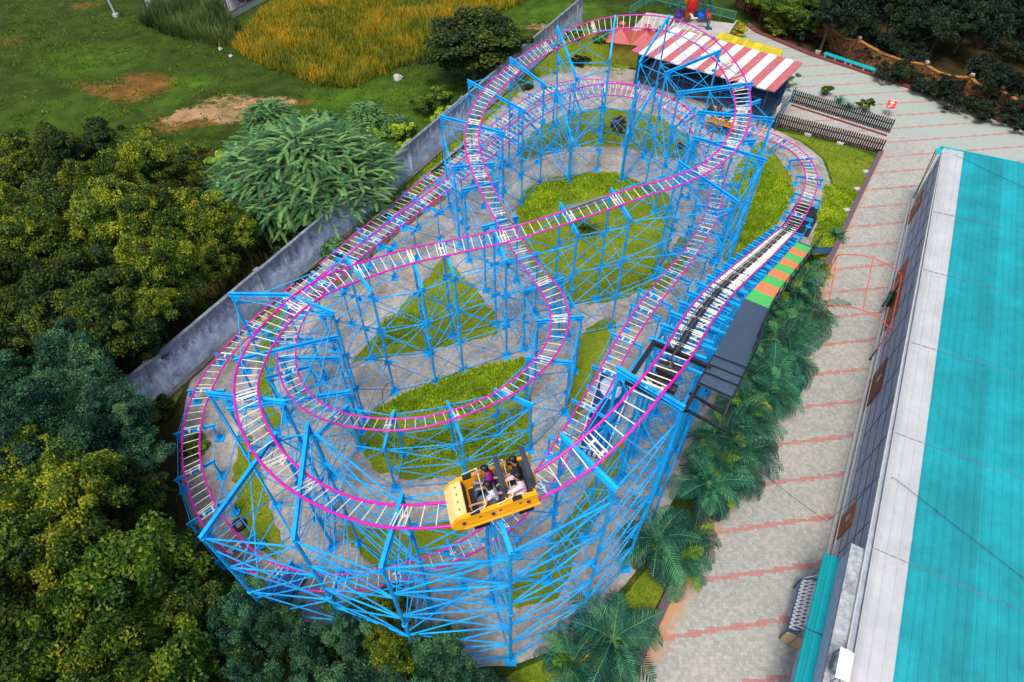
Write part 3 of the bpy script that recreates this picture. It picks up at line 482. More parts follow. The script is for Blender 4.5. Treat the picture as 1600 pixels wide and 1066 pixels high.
# ------------------------------------------------------------ the roller coaster
DATA={"t":[[1396,4849,95,41,70,22],[1434,4816,95,48,66,22],[1472,4783,95,50,65,22],[1510,4751,95,51,65,21],[1549,4719,95,50,67,21],[1589,4689,95,48,68,20],[1630,4659,95,46,70,19],[1671,4631,95,45,71,18],[1713,4603,95,44,71,18],[1755,4575,95,44,70,17],[1797,4548,95,44,70,16],[1839,4521,95,43,70,14],[1881,4494,95,42,70,13],[1923,4467,95,43,69,11],[1965,4439,95,47,67,9],[2005,4408,95,53,63,8],[2040,4373,95,59,59,6],[2072,4334,95,62,57,5],[2102,4294,94,65,53,3],[2130,4252,94,69,47,2],[2152,4208,93,74,38,1],[2169,4160,93,77,28,-1],[2180,4111,92,80,20,-2],[2186,4062,92,81,12,-2],[2187,4011,92,81,4,-3],[2184,3961,91,81,-4,-3],[2176,3912,91,81,-12,-3],[2166,3863,90,80,-18,-2],[2153,3814,90,78,-24,-2],[2137,3767,89,76,-30,-2],[2118,3721,89,72,-36,-2],[2096,3675,88,69,-41,-2],[2073,3631,88,68,-42,-2],[2048,3587,87,70,-39,-3],[2022,3544,87,72,-34,-3],[1997,3501,87,72,-34,-3],[1971,3458,87,71,-36,-2],[1944,3416,88,70,-38,-1],[1917,3373,89,69,-40,0],[1890,3332,93,69,-41,1],[1862,3290,99,69,-42,2],[1834,3250,108,68,-45,2],[1805,3211,120,68,-48,2],[1776,3172,134,69,-50,2],[1747,3134,150,69,-52,2],[1719,3097,167,71,-54,2],[1691,3059,185,72,-55,1],[1664,3022,204,74,-56,1],[1637,2984,223,75,-56,0],[1610,2946,242,76,-56,0],[1583,2908,262,77,-56,-1],[1557,2870,281,78,-56,-1],[1531,2832,301,79,-56,-1],[1505,2794,322,80,-56,-2],[1480,2757,342,80,-56,-2],[1454,2719,362,81,-55,-2],[1428,2681,383,81,-55,-3],[1402,2643,404,81,-54,-3],[1377,2606,425,82,-54,-3],[1351,2568,446,82,-54,-3],[1325,2530,467,82,-54,-3],[1300,2493,488,82,-53,-3],[1274,2455,509,82,-53,-4],[1248,2418,530,82,-53,-4],[1223,2381,552,83,-53,-4],[1197,2343,573,83,-52,-4],[1171,2306,595,83,-52,-4],[1145,2269,616,83,-52,-4],[1119,2231,637,83,-52,-4],[1094,2194,658,83,-52,-4],[1068,2156,679,83,-52,-4],[1042,2119,699,83,-52,-5],[1015,2081,720,83,-52,-5],[989,2043,740,83,-52,-5],[963,2006,759,83,-52,-5],[936,1968,779,83,-52,-5],[910,1930,799,82,-53,-5],[885,1892,819,81,-55,-5],[859,1853,839,80,-56,-5],[835,1814,859,79,-58,-5],[810,1775,878,79,-58,-5],[786,1736,898,80,-56,-5],[762,1696,918,81,-54,-5],[739,1657,939,82,-51,-5],[716,1618,961,83,-49,-4],[694,1579,983,82,-47,-3],[672,1540,1006,81,-46,-3],[651,1501,1028,80,-46,-2],[629,1461,1050,79,-46,-1],[608,1420,1071,77,-46,0],[587,1380,1091,76,-46,1],[566,1339,1111,74,-46,2],[544,1299,1131,73,-45,3],[521,1258,1150,72,-43,5],[496,1218,1167,70,-42,7],[471,1177,1182,69,-42,9],[443,1137,1192,66,-44,12],[412,1098,1194,62,-48,15],[379,1061,1187,60,-53,16],[345,1026,1172,59,-56,13],[311,994,1156,55,-61,9],[275,962,1141,52,-65,4],[237,933,1125,51,-67,-1],[199,907,1107,46,-71,-4],[158,882,1093,41,-73,1],[115,858,1082,37,-73,6],[71,837,1072,31,-76,10],[25,818,1062,28,-78,12],[-22,803,1053,25,-79,13],[-70,790,1045,20,-81,14],[-118,781,1036,12,-82,15],[-167,776,1026,5,-82,18],[-216,775,1016,-1,-81,19],[-265,777,1006,-8,-81,21],[-313,783,992,-15,-79,24],[-360,793,979,-19,-77,27],[-407,807,968,-24,-74,30],[-454,823,959,-28,-70,33],[-499,842,950,-30,-67,34],[-544,864,943,-30,-65,36],[-587,888,936,-30,-65,36],[-629,914,930,-30,-65,35],[-670,944,924,-30,-67,32],[-708,976,919,-31,-68,29],[-744,1010,913,-34,-68,25],[-778,1046,907,-39,-66,21],[-810,1085,901,-45,-64,16],[-839,1125,895,-51,-61,11],[-866,1167,889,-55,-57,6],[-891,1210,883,-61,-51,2],[-913,1255,877,-67,-44,-1],[-932,1300,869,-72,-36,-1],[-949,1347,860,-77,-30,3],[-963,1393,848,-81,-21,12],[-972,1441,837,-83,-12,20],[-976,1490,828,-83,-5,24],[-977,1540,820,-82,2,24],[-974,1589,813,-81,7,23],[-968,1639,807,-79,15,20],[-958,1688,801,-77,21,18],[-945,1736,795,-75,25,17],[-929,1783,790,-74,28,17],[-910,1829,785,-72,33,18],[-887,1873,779,-69,39,19],[-862,1916,772,-66,46,22],[-833,1956,765,-62,52,24],[-800,1994,758,-59,55,27],[-765,2029,751,-55,59,28],[-728,2062,745,-51,62,28],[-689,2093,738,-46,65,28],[-648,2121,733,-42,66,28],[-606,2149,729,-41,67,27],[-563,2174,727,-42,68,25],[-519,2198,725,-41,69,24],[-474,2220,724,-38,72,22],[-427,2238,723,-32,74,21],[-380,2254,722,-25,77,21],[-332,2269,723,-20,78,20],[-284,2284,723,-18,79,19],[-236,2299,725,-19,80,17],[-188,2313,726,-21,80,16],[-140,2327,728,-23,80,14],[-91,2339,731,-25,79,13],[-43,2352,734,-27,78,12],[5,2367,737,-28,77,11],[52,2383,740,-29,76,10],[99,2400,745,-29,76,9],[146,2417,751,-28,77,9],[193,2433,757,-28,77,9],[240,2450,764,-29,78,8],[287,2466,771,-29,78,8],[333,2483,777,-30,79,8],[380,2500,784,-30,80,8],[426,2518,791,-29,81,8],[473,2535,797,-28,82,7],[520,2551,805,-27,82,6],[567,2567,812,-28,81,5],[614,2583,818,-29,80,3],[661,2599,824,-29,79,1],[709,2615,829,-27,79,-1],[756,2631,834,-24,79,-3],[803,2647,840,-24,79,-6],[850,2664,846,-31,76,-10],[894,2686,850,-38,72,-13],[937,2712,854,-42,68,-15],[978,2741,858,-46,64,-16],[1017,2772,861,-51,60,-16],[1054,2806,865,-56,55,-16],[1087,2843,868,-60,51,-14],[1119,2882,872,-62,48,-12],[1147,2923,875,-65,45,-10],[1174,2966,877,-67,42,-8],[1197,3010,880,-69,40,-5],[1220,3055,884,-71,36,-3],[1240,3100,888,-74,30,-2],[1258,3147,891,-75,26,-3],[1275,3194,894,-77,20,-4],[1290,3242,896,-79,16,-6],[1303,3290,898,-81,13,-8],[1314,3339,900,-82,12,-11],[1323,3388,901,-84,13,-14],[1332,3438,903,-85,14,-17],[1338,3488,905,-86,13,-21],[1341,3538,907,-87,10,-25],[1342,3588,909,-87,6,-28],[1342,3638,910,-86,4,-31],[1340,3688,912,-84,4,-33],[1338,3738,913,-82,4,-35],[1334,3788,914,-80,4,-37],[1329,3838,915,-78,3,-39],[1323,3888,915,-76,0,-41],[1314,3937,916,-74,-4,-43],[1304,3986,917,-72,-9,-44],[1292,4035,917,-70,-15,-46],[1279,4083,917,-68,-19,-48],[1263,4131,916,-67,-22,-50],[1246,4178,916,-66,-24,-51],[1227,4224,915,-65,-25,-53],[1206,4270,913,-65,-28,-54],[1182,4314,912,-63,-33,-55],[1156,4357,910,-60,-39,-55],[1126,4397,908,-55,-47,-56],[1091,4433,906,-48,-54,-57],[1053,4464,904,-39,-61,-59],[1010,4491,901,-31,-66,-60],[966,4514,897,-24,-69,-60],[919,4532,893,-19,-72,-59],[871,4546,889,-14,-74,-58],[822,4554,884,-10,-74,-58],[772,4559,880,-6,-74,-57],[722,4559,875,0,-73,-57],[673,4553,869,6,-71,-57],[624,4542,864,12,-69,-57],[577,4527,859,19,-66,-57],[531,4508,853,24,-63,-56],[486,4486,848,30,-61,-55],[443,4461,842,35,-58,-53],[401,4434,837,39,-55,-51],[361,4404,831,44,-53,-49],[322,4374,826,48,-51,-47],[283,4342,820,51,-50,-45],[246,4310,815,53,-49,-43],[209,4276,809,54,-48,-41],[173,4241,804,55,-48,-39],[139,4205,799,56,-48,-37],[105,4168,794,58,-47,-35],[73,4130,789,59,-46,-33],[43,4090,784,61,-45,-32],[13,4050,779,63,-44,-30],[-15,4009,774,65,-42,-28],[-42,3966,769,66,-41,-27],[-67,3924,764,68,-40,-25],[-92,3880,759,70,-38,-23],[-116,3837,754,71,-37,-21],[-140,3793,747,72,-36,-20],[-162,3748,740,74,-33,-18],[-181,3703,733,76,-29,-16],[-198,3656,725,78,-24,-14],[-211,3609,717,80,-19,-12],[-222,3560,710,81,-15,-10],[-231,3511,702,82,-11,-9],[-237,3462,694,83,-7,-7],[-241,3413,684,83,-3,-6],[-242,3364,673,83,1,-4],[-239,3316,660,83,6,-4],[-232,3268,647,83,9,-3],[-222,3221,634,82,11,-3],[-209,3174,622,81,12,-4],[-196,3127,610,81,13,-4],[-181,3080,600,81,13,-5],[-165,3034,590,80,14,-5],[-149,2988,580,80,15,-6],[-131,2942,570,80,17,-6],[-112,2896,561,80,20,-6],[-93,2851,551,79,23,-7],[-73,2806,541,78,28,-7],[-53,2761,531,77,32,-7],[-33,2717,520,76,35,-7],[-13,2672,511,76,36,-7],[6,2626,503,74,36,-7],[25,2580,499,73,37,-7],[45,2534,496,73,36,-6],[66,2488,493,74,34,-4],[88,2443,490,75,32,-2],[110,2398,487,76,31,1],[134,2354,485,77,33,4],[158,2310,482,77,36,8],[183,2267,478,78,37,12],[203,2221,474,82,30,14],[219,2174,470,84,21,14],[229,2125,464,85,12,14],[232,2075,458,84,1,13],[228,2026,451,80,-13,15],[218,1977,444,76,-24,17],[202,1930,438,71,-32,21],[179,1886,431,68,-37,25],[152,1844,427,66,-41,27],[122,1804,423,64,-45,28],[89,1766,419,61,-50,29],[55,1730,416,55,-56,30],[18,1696,414,49,-60,32],[-21,1665,411,43,-63,33],[-62,1636,409,38,-64,35],[-105,1611,407,33,-65,36],[-150,1589,405,30,-65,37],[-196,1568,403,27,-66,37],[-243,1550,401,25,-68,37],[-290,1533,399,23,-70,36],[-338,1519,397,21,-73,34],[-387,1508,395,17,-76,32],[-436,1502,394,13,-78,31],[-487,1498,392,8,-79,30],[-537,1499,391,0,-79,29],[-587,1503,389,-7,-78,29],[-636,1509,388,-12,-77,29],[-686,1518,387,-16,-76,29],[-734,1530,386,-20,-75,29],[-781,1548,385,-27,-73,28],[-827,1569,384,-33,-70,27],[-870,1594,383,-39,-66,25],[-910,1624,381,-46,-62,22],[-946,1659,379,-51,-59,18],[-978,1697,377,-55,-56,13],[-1007,1738,375,-60,-51,9],[-1031,1782,372,-67,-45,7],[-1052,1828,370,-73,-37,5],[-1069,1875,368,-78,-29,5],[-1082,1923,365,-82,-22,6],[-1092,1972,361,-83,-16,8],[-1099,2022,357,-84,-10,8],[-1103,2071,352,-83,-6,7],[-1106,2121,347,-83,-1,6],[-1104,2171,342,-83,5,6],[-1100,2221,338,-82,9,6],[-1092,2270,333,-82,15,8],[-1081,2319,327,-81,20,9],[-1069,2367,322,-80,27,10],[-1054,2414,315,-79,30,9],[-1037,2461,308,-78,30,8],[-1020,2508,302,-78,31,5],[-1000,2553,297,-77,33,4],[-979,2599,293,-76,36,2],[-957,2644,288,-76,36,1],[-936,2689,283,-76,35,0],[-915,2734,279,-75,37,-1],[-893,2779,275,-72,41,-2],[-870,2823,272,-69,44,-3],[-843,2866,269,-69,43,-3],[-816,2908,268,-70,42,-2],[-789,2950,267,-71,43,-1],[-764,2994,266,-70,47,0],[-738,3037,264,-71,47,1],[-710,3078,263,-72,43,2],[-682,3120,262,-71,44,3],[-653,3161,263,-70,45,3],[-624,3201,263,-69,46,3],[-594,3242,265,-68,47,4],[-564,3282,268,-67,49,5],[-533,3321,272,-65,52,6],[-501,3359,276,-64,53,8],[-470,3398,279,-66,51,9],[-439,3438,282,-67,50,10],[-409,3478,285,-68,49,10],[-379,3518,287,-67,49,11],[-350,3559,290,-66,51,12],[-320,3599,292,-65,52,12],[-290,3639,295,-64,53,13],[-260,3679,299,-64,52,14],[-229,3719,303,-68,47,16],[-198,3758,308,-72,40,17],[-169,3798,311,-72,39,17],[-140,3839,314,-71,40,18],[-113,3881,316,-69,42,18],[-86,3923,318,-68,43,19],[-59,3966,320,-68,43,20],[-33,4008,322,-67,43,21],[-6,4051,324,-67,43,22],[22,4093,326,-66,43,23],[50,4134,328,-64,44,24],[79,4174,332,-62,47,26],[113,4211,340,-62,46,33],[147,4247,344,-57,51,36],[181,4284,347,-52,56,38],[216,4319,351,-47,59,40],[254,4352,357,-47,56,43],[295,4381,362,-43,55,45],[336,4408,366,-38,58,46],[379,4434,371,-33,60,46],[423,4458,376,-30,61,49],[467,4480,382,-31,60,52],[513,4500,387,-31,62,55],[560,4517,391,-29,65,56],[608,4530,394,-22,68,56],[658,4539,398,-11,71,56],[708,4541,402,2,70,58],[757,4533,406,12,66,60],[805,4520,409,20,61,61],[851,4501,413,25,58,61],[896,4479,416,28,55,60],[940,4455,418,31,54,60],[983,4428,420,34,52,60],[1023,4399,420,38,51,61],[1060,4365,420,45,52,60],[1095,4329,420,51,51,59],[1128,4291,420,54,46,59],[1158,4251,419,55,40,60],[1188,4211,417,55,37,59],[1216,4170,412,55,35,56],[1242,4127,407,59,30,53],[1263,4082,402,62,24,50],[1279,4034,397,66,20,48],[1294,3987,393,69,17,47],[1308,3939,387,71,13,46],[1320,3891,380,73,13,45],[1332,3843,370,74,14,43],[1342,3795,359,76,12,39],[1347,3746,351,77,7,36],[1350,3697,344,78,1,33],[1352,3647,336,80,-3,30],[1352,3598,327,83,-3,26],[1352,3548,318,86,-5,21],[1348,3499,308,86,-13,15],[1342,3451,297,83,-20,9],[1332,3403,286,81,-21,4],[1320,3355,280,79,-21,3],[1306,3307,276,77,-23,2],[1290,3259,272,75,-27,2],[1273,3212,268,74,-31,2],[1253,3166,265,72,-34,2],[1232,3121,262,72,-35,3],[1209,3076,259,71,-36,4],[1185,3032,256,70,-38,5],[1160,2989,253,69,-40,6],[1134,2946,250,68,-41,7],[1108,2904,247,69,-40,8],[1082,2861,244,69,-39,8],[1054,2819,242,71,-38,7],[1026,2778,240,72,-37,6],[998,2737,238,73,-39,4],[968,2696,236,73,-42,1],[938,2656,235,72,-46,-1],[908,2616,233,71,-50,-3],[877,2576,232,71,-52,-5],[847,2536,231,71,-53,-6],[817,2496,229,72,-52,-7],[788,2455,228,73,-50,-7],[760,2414,226,73,-48,-7],[732,2372,225,73,-46,-6],[705,2330,223,73,-45,-5],[678,2287,221,72,-44,-3],[652,2245,218,72,-42,-3],[626,2202,216,73,-40,-2],[600,2159,213,75,-37,-2],[575,2116,210,76,-36,-3],[550,2072,208,76,-36,-3],[526,2029,205,76,-37,-4],[503,1984,202,75,-38,-6],[481,1939,199,75,-38,-7],[457,1895,196,75,-39,-8],[433,1851,193,75,-41,-8],[407,1808,190,74,-43,-8],[381,1765,188,74,-45,-8],[356,1722,185,74,-44,-8],[331,1679,183,74,-42,-8],[305,1636,181,74,-42,-8],[279,1593,180,73,-43,-8],[253,1550,178,73,-45,-9],[227,1507,177,72,-47,-9],[201,1465,176,72,-49,-10],[175,1422,174,72,-50,-11],[148,1380,173,72,-52,-13],[120,1338,171,71,-53,-14],[90,1297,170,69,-55,-14],[59,1258,169,67,-57,-14],[26,1221,168,63,-59,-12],[-9,1184,167,59,-62,-9],[-45,1149,166,54,-65,-4],[-82,1116,165,49,-67,5],[-124,1088,164,42,-69,13],[-167,1062,164,36,-69,20],[-211,1038,163,34,-69,25],[-257,1018,162,34,-69,27],[-303,999,161,32,-71,28],[-350,981,160,28,-74,28],[-397,964,160,23,-76,28],[-445,950,159,21,-76,28],[-493,936,158,19,-76,29],[-542,924,158,14,-77,29],[-591,916,157,7,-78,29],[-641,912,156,3,-79,29],[-691,910,156,1,-79,29],[-742,911,155,-4,-79,30],[-792,915,154,-11,-77,32],[-841,923,154,-16,-74,35],[-890,934,153,-19,-70,37],[-938,948,152,-22,-68,38],[-985,965,151,-26,-66,36],[-1031,986,151,-29,-67,33],[-1074,1011,150,-30,-68,28],[-1115,1039,148,-33,-69,22],[-1155,1070,147,-38,-68,16],[-1194,1102,146,-44,-65,11],[-1231,1136,146,-48,-63,7],[-1267,1171,145,-52,-60,2],[-1300,1208,144,-55,-57,-3],[-1331,1247,143,-59,-53,-8],[-1361,1288,142,-62,-48,-11],[-1389,1329,141,-65,-44,-13],[-1415,1372,140,-67,-41,-14],[-1440,1416,139,-70,-38,-14],[-1463,1460,138,-73,-34,-13],[-1483,1506,137,-75,-30,-12],[-1501,1553,136,-78,-26,-10],[-1516,1601,135,-80,-21,-8],[-1529,1649,134,-81,-18,-6],[-1540,1698,133,-82,-16,-5],[-1548,1748,132,-83,-14,-3],[-1553,1798,131,-84,-12,-2],[-1555,1848,130,-85,-6,-1],[-1556,1898,129,-85,1,-1],[-1553,1948,128,-84,8,-4],[-1548,1998,128,-82,13,-8],[-1540,2047,127,-79,19,-12],[-1528,2096,126,-76,21,-15],[-1513,2144,125,-76,21,-16],[-1497,2191,125,-75,23,-15],[-1479,2238,124,-76,29,-13],[-1459,2284,123,-77,34,-9],[-1436,2328,122,-78,37,-6],[-1412,2372,122,-76,39,-4],[-1389,2417,121,-75,39,-4],[-1366,2462,121,-74,39,-4],[-1342,2506,121,-74,39,-4],[-1317,2549,120,-74,39,-4],[-1293,2593,120,-73,41,-4],[-1268,2637,120,-72,44,-4],[-1242,2680,120,-70,47,-4],[-1216,2722,119,-69,48,-4],[-1188,2764,119,-68,48,-4],[-1160,2806,119,-68,47,-4],[-1133,2848,119,-69,45,-4],[-1107,2890,119,-69,43,-3],[-1081,2933,119,-70,42,-3],[-1055,2977,119,-71,41,-2],[-1030,3020,119,-72,41,-1],[-1005,3064,119,-73,41,0],[-981,3107,118,-75,40,1],[-956,3151,118,-76,40,3],[-930,3194,118,-74,42,3],[-904,3237,118,-71,45,3],[-877,3279,118,-69,48,3],[-850,3321,118,-68,50,4],[-824,3364,118,-68,49,3],[-797,3406,118,-71,44,3],[-771,3449,118,-76,36,3],[-746,3493,118,-77,33,3],[-722,3537,117,-76,36,2],[-697,3580,117,-74,40,2],[-672,3624,117,-71,44,2],[-647,3667,117,-69,49,1],[-621,3710,117,-67,52,1],[-595,3753,117,-66,53,1],[-567,3795,117,-67,50,0],[-540,3837,117,-70,44,-1],[-513,3879,117,-72,39,-1],[-487,3922,117,-73,37,-2],[-462,3965,117,-72,38,-2],[-437,4009,116,-72,40,-1],[-411,4051,116,-71,42,-1],[-384,4094,116,-70,43,0],[-358,4137,116,-70,45,1],[-332,4179,116,-70,45,2],[-306,4222,116,-70,44,3],[-279,4265,116,-71,43,5],[-252,4307,116,-73,40,6],[-225,4349,116,-74,38,8],[-197,4391,115,-74,38,9],[-170,4433,115,-73,38,10],[-142,4475,115,-72,40,10],[-115,4517,115,-71,43,11],[-88,4560,115,-69,45,12],[-62,4602,115,-67,48,12],[-35,4645,115,-66,51,13],[-9,4688,115,-65,53,14],[17,4730,115,-64,54,14],[42,4774,114,-66,53,15],[68,4817,114,-70,47,15],[95,4859,113,-71,45,14],[124,4900,113,-68,47,14],[154,4940,112,-65,50,13],[183,4981,112,-62,53,12],[213,5021,111,-60,54,12],[245,5060,111,-58,55,11],[280,5095,110,-55,58,11],[319,5128,109,-52,61,13],[359,5157,108,-50,64,15],[401,5185,108,-48,67,17],[444,5211,107,-44,71,19],[488,5234,106,-37,75,20],[534,5254,106,-29,79,21],[582,5269,105,-21,81,22],[631,5280,105,-13,81,22],[681,5285,104,-6,80,22],[731,5284,103,1,78,23],[781,5276,103,9,76,23],[829,5264,102,16,75,23],[877,5248,102,22,74,23],[924,5232,101,28,73,24],[971,5215,101,34,72,25],[1017,5195,100,38,71,26],[1062,5171,100,42,71,26],[1104,5144,99,45,70,26],[1143,5113,98,48,68,26],[1181,5080,97,51,65,26],[1216,5045,97,54,60,25],[1251,5008,96,57,56,24],[1284,4971,96,60,51,23],[1318,4934,96,64,47,22],[1351,4896,96,67,42,21]],"b":[[[320,1165,1175],[482,1029,1175]],[[147,977,1100],[277,814,1100]],[[-83,897,1030],[-5,670,1030]],[[-320,858,970],[-350,651,970]],[[-668,1139,920],[-622,750,920]],[[-783,1125,880],[-906,776,880]],[[-805,1283,850],[-1078,1320,850]],[[-747,1794,780],[-955,1897,780],[-1200,1901,780]],[[-619,1968,735],[-773,2197,735]],[[-407,2031,695],[-470,2234,695]],[[-265,2109,695],[-340,2363,695]],[[-30,2215,700],[-92,2457,700]],[[313,2353,750],[246,2585,750]],[[569,2422,785],[505,2661,785]],[[882,2860,820],[1101,2513,820]],[[998,3076,840],[1087,3016,840],[1322,2852,840]],[[995,3067,845],[1087,3008,845],[1315,3034,845]],[[1075,3320,860],[1200,3291,860],[1466,3240,860]],[[1197,3282,865],[1442,3439,865]],[[991,3531,870],[1453,3646,870]],[[956,3780,875],[1360,4094,875]],[[814,3933,875],[1123,4671,875]],[[641,4060,840],[752,4754,840]],[[415,3933,780],[333,4724,780]],[[207,3881,750],[-9,4268,750]],[[68,3640,705],[-290,4030,705]],[[-59,3460,650],[-451,3664,650]],[[-110,3215,590],[-343,3174,590]],[[-83,3098,540],[-277,3021,540]],[[29,2827,490],[-159,2740,490]],[[137,2546,465],[-34,2473,465]],[[261,2360,450],[65,2269,450]],[[342,2103,435],[125,2072,435]],[[271,1834,405],[72,1861,405]],[[85,1610,385],[-72,1688,385]],[[-213,1433,370],[-286,1628,370]],[[-542,1402,360],[-525,1583,360]],[[-850,1462,350],[-739,1625,350]],[[-751,1715,340],[-1045,1657,340],[-1270,1615,340]],[[-842,1916,340],[-1110,1916,340]],[[-786,1848,570],[-1189,1714,570]],[[1125,4657,385],[799,3913,385]],[[340,4666,340],[424,3898,340]]],"i":{"209":535.61,"2103":539.59,"2136":550.28,"2146":553.76,"2167":562.9,"2196":572.06,"610":169.96,"622":173.98,"917":273.62,"933":277.03,"326":108.39,"12":7.15}}
T=[(Vector(r[:3])/100,Vector(r[3:])/100) for r in DATA['t']]; NT=len(T); IDX=DATA['i']
CAMP=Vector((0,0,H))
def tr(k):
    k=max(0,min(NT-1.001,k)); i=int(k); f=k-i; return T[i][0].lerp(T[i+1][0],f),T[i][1].lerp(T[i+1][1],f)
def frame(k):
    c,v=tr(k); d=(tr(k+1)[0]-tr(k-1)[0]).normalized(); r=v.normalized(); r=(r-d*r.dot(d)).normalized(); u=r.cross(d)
    if u.z<0: u=-u
    return c,d,r,u     # centre, travel direction, towards rail A, up
BASE=Vector((0,22,0))
coaster=thing('roller_coaster','sprawling steel roller coaster with magenta rails, cream ties and bright blue lattice supports','roller coaster',BASE)
for sg in (.5,-.5):
    MB().path([c+v*sg for c,v in T[:-1]],.044,8,closed=True).build('rail','pink',coaster,smooth=True)
ties=[]; TK=[i*.86 for i in range(int((NT-1)/.86))]
for k in TK:
    c,v=tr(k); ties.append(((c-CAMP).length,k))
ties.sort(); near_t=set(k for _,k in ties[:100]); rest=MB()
for k in TK:
    c,v=tr(k); u=frame(k)[3]*-.015; m=rest if k not in near_t else MB(); m.tube(c+v*.5+u,c-v*.5+u,.019,6)
    if k in near_t: m.build('tie','cream',coaster)
tag(rest.build('far_ties','cream',coaster),None,None,None,'stuff')
# ---- bents
bents=[]
def track_near(p,k0=0,k1=None):
    best=None
    for k in range(k0,k1 or NT): 
        d=(T[k][0]-p); q=d.x*d.x+d.y*d.y+(d.z-.3)**2*2.0
        if best is None or q<best[0]: best=(q,k)
    return best[1]
HI={11:.0,19:.6,20:.9,21:1.6,22:1.6,23:1.5,24:.9,25:.6,26:.4,41:1.5,42:1.4,3:.15,4:.2,5:.2}
def outer_fix(i,pts):
    """the far end of a beam under a banked turn is higher: move it along its line of sight"""
    up=HI.get(i,0)
    if not up: return pts
    j=0 if i in(41,42) else -1; p=pts[j]; d=CAMP-p; t=up/d.z; pts[j]=p+d*t; return pts
used=[]
SIDE={}
for i,b in enumerate(DATA['b']):
    pts=outer_fix(i,[Vector(q)/100 for q in b]); mid=(pts[0]+pts[-1])/2
    k=track_near(mid+Vector((0,0,.2))); c,d,r,u=frame(k)
    if (pts[0]-pts[-1]).dot(r)<0: pts=pts[::-1]           # first end on the rail A side
    ex=i in (18,38,39,40,16)
    bents.append(dict(k=k+(0.01 if ex else 0),pts=pts,ex=ex,big=True,nopost=(i==18))); 
    if i<38 or i>40: used.append(k)
def auto(k0,k1,st,hw,big=False):
    k=k0
    while k<k1:
        if all(abs(k-q)>2.2 for q in used):
            c,d,r,u=frame(k); rr=Vector((r.x,r.y,r.z)); z=Vector((0,0,-.26))
            if hasattr(hw,'__len__'): a,b=hw
            else: a=b=hw
            bents.append(dict(k=k,pts=[c+rr*a+z,c-rr*b+z],ex=False,big=big,nopost=False))
        k+=st
auto(12,43,5,.85); auto(44,94,3.0,(.72,.95),True); auto(325,445,4.6,1.0); auto(447,NT-14,4.8,.85); auto(2,12,6,.7)
bents.sort(key=lambda b:b['k'])
colfar=MB(); nframe=0
def low_conflict(p,ztop):
    for c,v in T[::2]:
        if c.z<ztop-1.0 and (c.x-p.x)**2+(c.y-p.y)**2<.62**2: return c
    return None
order=sorted(range(len(bents)),key=lambda i:((bents[i]['pts'][0]+bents[i]['pts'][-1])/2-CAMP).length)
for rank,i in enumerate(order):
    b=bents[i]; b['feet']=[]
    w_=.115 if b['big'] else .085
    m=MB()
    for a,c in zip(b['pts'][:-1],b['pts'][1:]):
        d=(c-a).normalized(); e=.10
        a2,c2=a-d*(e if a is b['pts'][0] else 0),c+d*(e if c is b['pts'][-1] else 0)
        m.bar(a2,c2,w_,.016,off=.08); m.bar(a2,c2,.018,.155); m.bar(a2,c2,w_,.016,off=-.08)
    # gusset plates at the ends
    name='support_frame' if b['big'] else 'low_trestle'
    beam=m.build(name,'blue',coaster)
    cols=[]
    if not b['nopost']:
        for e in (b['pts'][0],b['pts'][-1]):
            p=Vector((e.x,e.y,0)); q=low_conflict(p,e.z)
            if q is not None:
                dd=Vector((p.x-q.x,p.y-q.y,0)); dd=dd.normalized() if dd.length>.05 else Vector((1,0,0)); p=Vector((q.x,q.y,0))+dd*.7
            top=e-Vector((0,0,.10)); r=(.060 if e.z>3 else .045); cm=MB()
            cm.tube(p+Vector((0,0,.06)),top,r,8)
            cm.box(p+Vector((0,0,.075)),(.36,.36,.03)); cm.box(p+Vector((0,0,.045)),(.44,.44,.05))
            for s in range(4):
                aa=s*math.pi/2; cm.bar(p+Vector((0,0,.16)),p+Vector((math.cos(aa)*.14,math.sin(aa)*.14,.10)),.012,.10)
            if e.z>4.2:
                zc=e.z*.52; q_=p.lerp(top,.52); cm.tube(q_-Vector((0,0,.05)),q_+Vector((0,0,.05)),r*1.7,8)
            cm.build('column','blue',beam); cols.append((p+Vector((0,0,.1)),top))
        if b['big']:
            for j,(p,t) in enumerate(cols):
                o_=b['pts'][0] if j==0 else b['pts'][-1]; n_=b['pts'][-1] if j==0 else b['pts'][0]; dd=(n_-o_).normalized()
                kn=MB(); kn.slab([o_+Vector((0,0,-.1)),o_+dd*.42+Vector((0,0,-.1)),o_+Vector((0,0,-.55))],.02); kn.build('gusset_plate','blue',beam)
    b['cols']=cols
    # cream saddle that ties the rails to the beam
    if not b['ex']:
        c,d,r,u=frame(b['k']); sm=MB(); hw=tr(b['k'])[1].length/2
        for off in ((-.08,.08) if b['big'] else (.0,)):
            sm.tube(c+d*off+r*hw,c+d*off-r*hw,.022,6); sm.tube(c+d*off+r*hw*.55-u*.19,c+d*off-r*hw*.55-u*.19,.020,6)
            for s in (-1,1): sm.tube(c+d*off+r*hw*s*.9,c+d*off+r*hw*.5*s-u*.19,.018,6)
        for s in (-1,1): sm.tube(c-d*.13+r*hw*.5*s-u*.20,c+d*.13+r*hw*.5*s-u*.20,.045,8)
        sm.build('track_saddle','cream',coaster)
